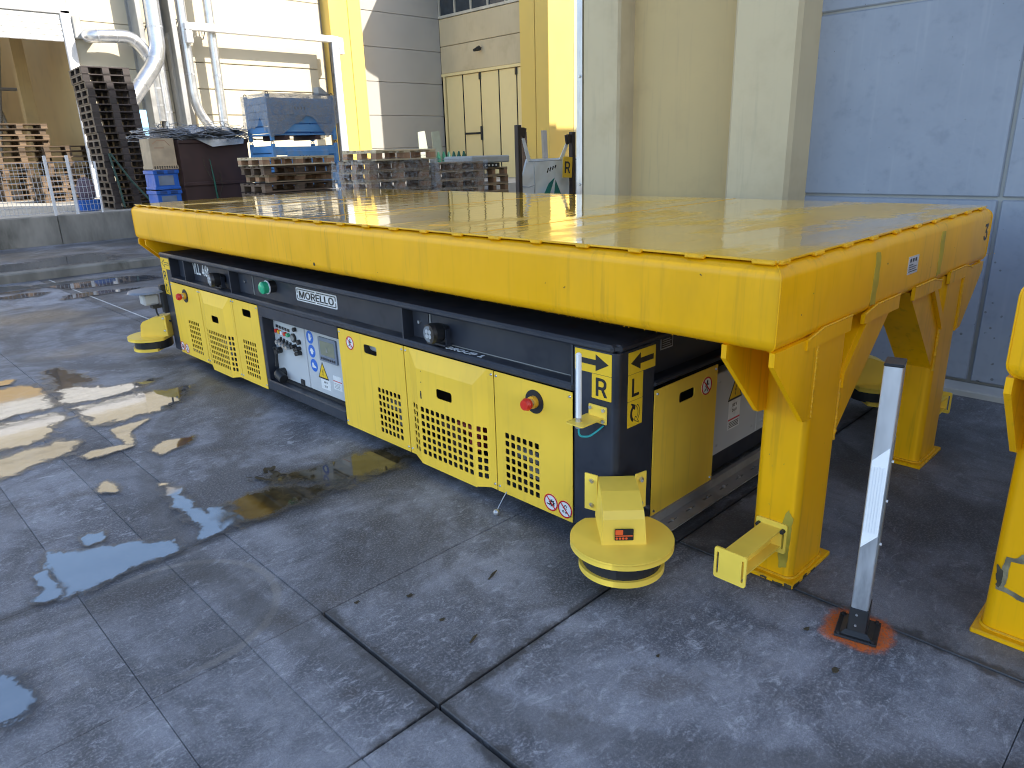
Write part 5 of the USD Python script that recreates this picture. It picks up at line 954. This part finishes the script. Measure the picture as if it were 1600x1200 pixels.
def junk():
    # brown container heaped with wire scrap
    t = thing('scrap_container', 'dark rust brown steel container heaped with scrap wire beside the blue bins', 'container', (6.45, 15.5, 0))
    x0, x1, y0, y1 = 5.70, 7.10, 15.0, 16.2
    for n, b in (('front_wall', (x0, x1, y0, y0 + 0.03)), ('rear_wall', (x0, x1, y1 - 0.03, y1)), ('left_wall', (x0, x0 + 0.03, y0 + 0.03, y1 - 0.03)), ('right_wall', (x1 - 0.03, x1, y0 + 0.03, y1 - 0.03))): obj(n, bx(*b, 0.13, 2.13), 'rust_brown', t)
    for z in (1.26, 2.06, 0.3): obj('rib', bx(x0 - 0.02, x1 + 0.02, y0 - 0.035, y0, z, z + 0.07, 0.01), 'rust_brown', t)
    obj('floor', bx(x0, x1, y0, y1, 0.13, 0.16), 'rust_brown', t)
    r = random.Random(5); ms = []
    for k in range(240):
        a = np.array([r.uniform(5.5, 7.1), r.uniform(14.9, 16.1), 2.14 + r.uniform(0, 0.26) * (1 - 0.25 * abs(r.uniform(-1, 1)))]); th = r.uniform(0, 6.28); L = r.uniform(0.2, 0.6); pts = [a]
        for j in range(4):
            th += r.uniform(-0.6, 0.6); a = a + np.array([math.cos(th) * L / 2, math.sin(th) * L / 3, r.uniform(-0.05, 0.05)]); a[2] = max(2.12, min(a[2], 2.46)); a[0] = min(max(a[0], 5.15), 7.2); pts.append(a)
        ms.append(tube(pts, r.choice((0.005, 0.007, 0.010)), 5))
    for k in range(40):
        c = np.array([r.uniform(5.55, 7.05), r.uniform(14.95, 16.0), 2.14 + r.uniform(0, 0.2)]); e = r.uniform(0.15, 0.4); m = bx(-e, e, -0.12, 0.12, -0.002, 0.002); m.apply_transform(trimesh.transformations.euler_matrix(r.uniform(-0.35, 0.35), r.uniform(-0.3, 0.3), r.uniform(0, 3.1))); m.apply_translation(c); ms.append(m)
    obj('wire_scrap', ms, 'scrap_metal', label='tangled grey wire and sheet scrap heaped on the brown container', category='scrap heap', kind='stuff')
    s = thing('bent_sheet', 'bent pale metal sheet hanging over the front edge of the brown container', 'metal sheet', (6.5, 14.9, 2.1)); obj('sheet', [quad((6.05, 14.88, 2.12), (6.3, 14.84, 1.99), (6.95, 14.86, 2.04), (7.0, 14.9, 2.14), 0.004), quad((6.0, 14.92, 2.16), (6.05, 14.88, 2.12), (7.0, 14.9, 2.14), (6.9, 14.98, 2.18), 0.004)], 'sheet_metal', s)
    v = thing('dry_vine', 'thin green stem climbing the front of the brown container', 'plant', (6.28, 14.93, 0)); obj('stem', tube([(6.34, 14.93, 0.13), (6.30, 14.93, 0.8), (6.27, 14.93, 1.4), (6.24, 14.93, 1.75)], [0.022, 0.02, 0.016, 0.006], 7), 'bottle_green', v); obj('twig', [tube([(6.29, 14.93, 0.9), (6.42, 14.92, 1.25), (6.40, 14.92, 1.5)], 0.005, 5), tube([(6.27, 14.93, 1.3), (6.12, 14.92, 1.6), (6.10, 14.92, 1.8)], 0.005, 5)], 'leaf_brown', v)
    # carton and crates left of the container
    c = thing('cardboard_box', 'worn cardboard box on top of the blue crates left of the brown container', 'box', (5.4, 15.2, 1.6))
    obj('box_body', [bx(5.16, 5.62, 15.0, 15.5, 1.62, 2.16, 0.006)], 'cardboard', c); obj('box_print', [ext(LineString([(5.22, 2.06), (5.3, 2.12), (5.45, 2.12), (5.53, 2.03)]).buffer(0.006), 0.001, FY(15.0)), bx(5.24, 5.42, 14.999, 15.0, 1.98, 1.995)], 'pallet_wood_red', c)
    p_ = obj('perforated_rim', [bx(5.15, 5.63, 14.985, 15.51, 1.60, 1.66)], 'cardboard', c); obj('perforation', [bx(5.18 + 0.045 * i, 5.205 + 0.045 * i, 14.982, 14.986, z, z + 0.02) for i in range(10) for z in (1.61, 1.635)], 'sticker_black', p_, kind='stuff')
    for k, (lab, z) in enumerate((('upper bright blue plastic crate under the cardboard box', 1.22), ('lower bright blue plastic crate under the cardboard box', 0.84))):
        q = thing('plastic_crate', lab, 'crate', (5.4, 15.2, z), group='blue plastic crates')
        obj('shell', [bx(5.15, 5.60, 14.99, 15.5, z, z + 0.36, 0.01)], 'crate_blue', q); obj('rim', [bx(5.13, 5.62, 14.97, 15.52, z + 0.29, z + 0.36, 0.008), bx(5.135, 5.615, 14.975, 15.515, z, z + 0.05, 0.008)], 'crate_blue', q)
        obj('label_window', bx(5.22, 5.50, 14.982, 14.99, z + 0.08, z + 0.26), 'hmi_grey', q); obj('rim_slot', [bx(5.2 + 0.2 * i, 5.33 + 0.2 * i, 14.966, 14.97, z + 0.30 + 0.02 * j, z + 0.31 + 0.02 * j) for i in range(2) for j in range(3)], 'frame_dark', q)
    q = thing('crate_base', 'dark pallet box holding up the blue crates', 'box', (5.4, 15.2, 0.13)); obj('box_body', bx(5.12, 5.62, 14.99, 15.5, 0.13, 0.84, 0.01), 'rust_brown', q)
    q = thing('blue_panel', 'flat sky blue panel standing behind the tall dark pallet stack', 'panel', (7.1, 21.2, 0.7)); obj('board', bx(6.7, 7.30, 21.0, 21.05, 1.9, 3.03, 0.005), 'sky_blue_sheet', q); obj('support', [bx(6.72, 6.78, 21.05, 21.1, 0.7, 2.9), bx(7.2, 7.26, 21.05, 21.1, 0.7, 2.9)], 'steel_grey', q)
    q = thing('net_sack', 'dark purple net sack in a blue tub behind the fence', 'sack', (4.95, 19.0, 0.95)); m = trimesh.creation.icosphere(3); m.vertices *= (0.19, 0.19, 0.29); m.vertices *= (1 + 0.25 * (meshkit.fbm(m.vertices * 9, 3, 3) - 0.5))[:, None]; obj('sack_body', m.apply_translation((4.98, 19.0, 1.16)), 'purple_net', q, smooth=True)
    q = thing('plastic_tub', 'blue plastic tub holding the purple net sack', 'tub', (4.95, 19.0, 0.7)); obj('tub_wall', [cyl((4.98, 19, 0.71), (4.98, 19, 0.93), 0.22, 20, 0.27), cyl((4.98, 19, 0.93), (4.98, 19, 0.95), 0.285, 20)], 'crate_blue', q)
    for k, (pts, lab) in enumerate((([(5.50, 18.62, 1.95), (5.58, 18.60, 1.3), (5.62, 18.60, 0.75)], 'green strap hanging straight down the front of the tall dark pallet stack'), ([(5.52, 18.60, 1.95), (5.85, 18.58, 1.35), (6.2, 18.56, 0.85)], 'green strap running slanted across the tall dark pallet stack'))):
        q = thing('lashing_strap', lab, 'strap', pts[0]); obj('webbing', tube(pts, 0.022, 6), 'green_strap', q)
    # fence along the dock edge
    f = thing('wire_fence', 'light grey wire mesh fence with steel posts on the dock edge', 'fence', (3, 18, 0.72))
    for x, zt in ((4.02, 1.92), (4.43, 1.92)): obj('post', bx(x - 0.028, x + 0.028, 17.80, 17.856, 0.70, zt, 0.006), 'frame_white', f)
    obj('post', [cyl((4.92, 17.83, 0.7), (4.95, 17.83, 1.78), 0.02, 8)], 'frame_white', f)
    obj('wire_mesh', [cyl((x, 17.83, 0.76), (x, 17.83, 1.78), 0.0042, 4) for x in np.arange(0.5, 4.95, 0.075)] + [cyl((0.5, 17.836, z), (4.95, 17.836, z), 0.0042, 4) for z in np.arange(0.78, 1.79, 0.125)], 'galvanised', f, kind='stuff')
    for x in (0.6, 2.3): obj('post', bx(x - 0.028, x + 0.028, 17.80, 17.856, 0.70, 1.92, 0.006), 'frame_white', f)
    # slab on the bare pallets, red trestle, posts, bag
    q = thing('concrete_block', 'rough grey concrete slab lying on the bare pallet pile', 'slab', (9.45, 10.5, 1.5)); obj('slab', bx(8.95, 9.90, 10.1, 10.9, 1.545, 1.67, 0.02), 'concrete_pale', q)
    q = thing('bottle_crate', 'dark crate of white bottles beneath the concrete slab', 'crate', (9.4, 10.2, 1.46)); obj('crate_wall', bx(9.15, 9.68, 10.15, 10.7, 1.464, 1.54, 0.004), 'black_plastic', q); obj('bottle_cap', [cyl((9.22 + 0.09 * i, 10.145, 1.50), (9.22 + 0.09 * i, 10.14, 1.50), 0.02, 8) for i in range(5)], 'white_plastic', q)
    q = thing('red_trestle', 'small red steel trestle right of the blue bins', 'trestle', (10.2, 16, 0.13))
    for x in (10.0, 10.36): obj('leg', bx(x - 0.025, x + 0.025, 16.0, 16.05, 0.0, 1.5), 'rust_red', q)
    obj('shelf', [bx(9.95, 10.42, 15.9, 16.5, 1.5, 1.62, 0.006)], 'pallet_wood_dark', q); obj('cross_bar', [bx(10.0, 10.36, 16.01, 16.04, z, z + 0.04) for z in (0.8, 1.2)], 'rust_red', q)
    for k, (x, y, zt, lab) in enumerate(((7.02, 7.0, 2.06, 'dark steel post with hooks left of the white bag'), (8.10, 7.0, 1.97, 'dark steel post with hooks right of the white bag'))):
        q = thing('hook_post', lab, 'post', (x, y, 0), group='posts of the bag frame'); obj('post', bx(x - 0.035, x + 0.035, y - 0.035, y + 0.035, 0, zt, 0.005), 'post_dark', q)
        obj('hook', [tube(bend([(x + 0.03, y, zt - 0.06), (x + 0.12 * (1 if k == 0 else -1), y, zt - 0.17), (x + 0.14 * (1 if k == 0 else -1), y, zt - 0.04)], 0.05), 0.016, 8), bx(x + (0.035 if k == 0 else -0.11), x + (0.11 if k == 0 else -0.035), y - 0.015, y + 0.015, zt - 0.14, zt - 0.03)], 'post_dark', q)
        obj('foot_plate', bx(x - 0.12, x + 0.12, y - 0.12, y + 0.12, 0, 0.012), 'post_dark', q)
    b = thing('bulk_bag', 'white bulk bag with a green sail emblem hanging between dark posts', 'bag', (7.7, 7.4, 0.3))
    gx, gz = np.linspace(7.16, 8.30, 30), np.linspace(0.35, 1.63, 30); V = []; F = []
    def face(P, nu=30, nv=30):
        F = [[i * nv + j, (i + 1) * nv + j, (i + 1) * nv + j + 1, i * nv + j + 1] for i in range(nu - 1) for j in range(nv - 1)]; F = np.array(F); return trimesh.Trimesh(P.reshape(-1, 3), np.vstack([F[:, [0, 1, 2]], F[:, [0, 2, 3]]]), process=False)
    U, Vv = np.meshgrid(np.linspace(0, 1, 30), np.linspace(0, 1, 30), indexing='ij')
    fold = lambda s: (meshkit.fbm(np.stack([U * 3 + 2 * Vv, Vv * 5 - 2 * U, U * 0 + s], -1), 4, s) - 0.5) * 0.09
    inset = 0.16 * np.clip((Vv - 0.72) / 0.28, 0, 1)
    front = np.stack([7.10 + inset + U * (1.24 - 1.3 * inset), 7.08 - 0.07 * np.sin(np.pi * U) * (1 - Vv) + fold(1) + 0.03 * Vv, 0.30 + 1.33 * Vv], -1)
    left = np.stack([7.10 + 0.40 * (1 - U) + inset + 0.5 * fold(2), 7.38 - U * 0.30, 0.30 + 1.33 * Vv], -1); right = np.stack([8.34 - 0.3 * inset + fold(3), 7.08 + U * 0.30, 0.30 + 1.33 * Vv], -1)
    obj('bag_body', [face(front), face(left), face(right)], 'bag_white', b, smooth=50)
    obj('bag_seam', [tube([(7.26 + (7.6 - 7.26) * s * 3.1, 7.06, 1.60) for s in np.linspace(0, 1, 8)], 0.008, 6), tube([(7.36, 7.04, z) for z in (1.6, 1.2, 0.8, 0.4)], 0.008, 6), tube([(7.11, 7.04, 1.28), (7.24, 7.03, 1.27), (7.36, 7.03, 1.29)], 0.008, 6)], 'sheet_metal', b)
    for p0, p1 in (((7.28, 7.06, 1.60), (7.13, 7.02, 1.90)), ((7.92, 7.06, 1.60), (8.02, 7.02, 1.84))):
        d = np.array(p1) - p0; s = np.cross(d, (0, 1, 0)); s = s / np.linalg.norm(s) * 0.035; obj('loop', quad(np.array(p0) - s, np.array(p0) + s, np.array(p1) + s * 0.7, np.array(p1) - s * 0.7, 0.006), 'bag_white', b)
    TB = FY(7.0); obj('sail_emblem', [ext(Polygon([(7.48, 1.13), (7.60, 1.30), (7.72, 1.37), (7.62, 1.16)]), 0.004, TB), ext(Polygon([(7.74, 1.34), (7.70, 1.10), (7.90, 1.06)]), 0.004, TB), ext(Polygon([(7.44, 1.09), (7.60, 1.12), (7.66, 1.0), (7.44, 1.0)]), 0.004, TB)], 'bag_green', b)
    obj('crest_print', [ext(affinity.rotate(sbox(7.57 + 0.045 * i, 1.43 + 0.02 * i, 7.59 + 0.045 * i, 1.50 + 0.012 * i), -25, origin=(7.6 + 0.045 * i, 1.46)), 0.004, TB) for i in range(4)], 'sticker_black', b)
    s = thing('letter_sign', 'yellow sign with a black letter R hanging on the white bag', 'sign', (7.95, 6.97, 1.45)); Ts = fr((7.95, 6.965, 1.50), (0.998, 0, -0.06), (0.06, 0, 0.998)); obj('board', ext(rr(-0.098, 0.098, -0.14, 0.14, 0.004), 0.006, Ts), 'sticker_yellow', s); obj('letter', text('R', 0.15, Ts, 0, 0.0, 0.001, True, lift=0.006), 'sticker_black', s)
    for (a, b2, w, m, lab) in (((19.0, 18.6, 0.0), (19.2, 18.9, 2.36), 0.13, 'pallet_wood_dark', 'grey weathered plank leaning against the yellow pilaster'), ((20.0, 18.5, 0.0), (20.08, 18.7, 2.4), 0.10, 'steel_grey', 'bluish steel beam leaning beside the weathered plank')):
        q = thing('leaning_' + ('plank' if 'plank' in lab else 'beam'), lab, 'plank' if 'plank' in lab else 'beam', a); obj('board', trimesh.convex.convex_hull(np.vstack([np.array([[-w, -w / 2, 0], [w, -w / 2, 0], [w, w / 2, 0], [-w, w / 2, 0]]) + a, np.array([[-w, -w / 2, 0], [w, -w / 2, 0], [w, w / 2, 0], [-w, w / 2, 0]]) + b2])), m, q)
    for x0, x1, lab in ((18.45, 19.05, 'grey green board leaning in the back corner, left one'), (19.15, 19.8, 'olive board leaning in the back corner, right one')):
        q = thing('leaning_board', lab, 'board', (x0, 24, 0.7)); obj('board', quad((x0, 23.9, 0.7), (x1 - 0.05, 23.9, 0.7), (x1, 24.3, 2.6), (x0 + 0.25, 24.3, 2.55), 0.03), 'board_green', q)
    for k in range(6):
        x = 18.95 + 0.27 * k; q = thing('glass_bottle', ('first', 'second', 'third', 'fourth', 'fifth', 'sixth')[k] + ' green glass bottle from the left before the leaning boards', 'bottle', (x, 23.4, 1.3), group='green bottles by the leaning boards'); obj('bottle_body', cyl((x, 23.4, 1.3), (x, 23.4, 1.55), 0.1, 10), 'bottle_green', q); obj('neck', cyl((x, 23.4, 1.55), (x, 23.4, 1.78), 0.1, 10, 0.03), 'bottle_green', q)
    q = thing('shelf_table', 'low grey table carrying the green bottles', 'table', (19.6, 23.4, 0.7)); obj('table_top', bx(18.7, 20.6, 23.1, 23.7, 1.24, 1.3), 'steel_grey', q)
    for x in (18.8, 20.5):
        for y in (23.15, 23.65): obj('leg', bx(x - 0.03, x + 0.03, y - 0.03, y + 0.03, 0.7, 1.24), 'steel_grey', q)
junk()

# ------------------------------------------------------------------ litter on the ground
def litter():
    spots = [(1.80, 2.015, 0.036, 'narrow dark twig lying on the slab before the vehicle'), (1.458, 2.156, 0.026, 'small brown leaf scrap left of the dark twig on the slab'), (1.449, 1.935, 0.018, 'tiny leaf scrap in the middle of the near slab'), (1.458, 1.756, 0.026, 'thin dark scrap near the crossing of the wide joints'), (2.357, 0.882, 0.02, 'dark leaf scrap left of the orange paint ring'), (2.206, 0.712, 0.026, 'dark leaf with a stalk in front of the orange paint ring'), (1.28, 2.28, 0.018, 'dark chip at the corner of the near slab'), (1.85, 1.20, 0.014, 'dark crumb on the pavement left of the marker post')]
    for k, (x, y, r, lab) in enumerate(spots):
        t = thing('dry_leaf' if k not in (0, 3) else 'twig', lab, 'leaf' if k not in (0, 3) else 'twig', (x, y, 0)); g = random.Random(k)
        if k in (0, 3): obj('stick', tube([(x - r, y - 0.3 * r, 0.004), (x, y, 0.008), (x + r, y + 0.4 * r, 0.004)], [0.003, 0.006, 0.002], 6), 'leaf_brown', t)
        else:
            a = [(math.cos(q) * r * g.uniform(0.4, 0.7), math.sin(q) * r * g.uniform(0.25, 0.5)) for q in np.linspace(0, 6.0, 9)]; m = ext(Polygon(a).buffer(0.001), 0.002, FZ(0.002)); v = m.vertices; v[:, 2] += 0.6 * np.abs(v[:, 0]) * (0.5 + g.random()) * 0.5; m.vertices = v; obj('blade', m.apply_translation((x, y, 0)), 'leaf_brown', t)
            obj('stalk', tube([(x + 0.3 * r, y, 0.006), (x + 0.8 * r, y - 0.3 * r, 0.004)], 0.0014, 5), 'leaf_brown', t)
    # clump of wet leaves by the oily puddle
    t = thing('leaf_clump', 'clump of wet brown leaves on the ground beyond the oily puddle', 'leaves', (1.60, 3.69, 0)); g = random.Random(3)
    for k in range(16):
        x, y = 1.60 + g.uniform(-0.09, 0.09), 3.69 + g.uniform(-0.07, 0.07); a = g.uniform(0, 6.28); m = ext(affinity.rotate(affinity.scale(Point(0, 0).buffer(0.028, 3), 1.0, 0.5), math.degrees(a)), 0.0015, FZ(0)); m.apply_transform(trimesh.transformations.euler_matrix(g.uniform(-0.5, 0.5), g.uniform(-0.5, 0.5), 0)); obj('leaf', m.apply_translation((x, y, 0.014 + 0.012 * g.random())), 'leaf_brown', t)
litter()
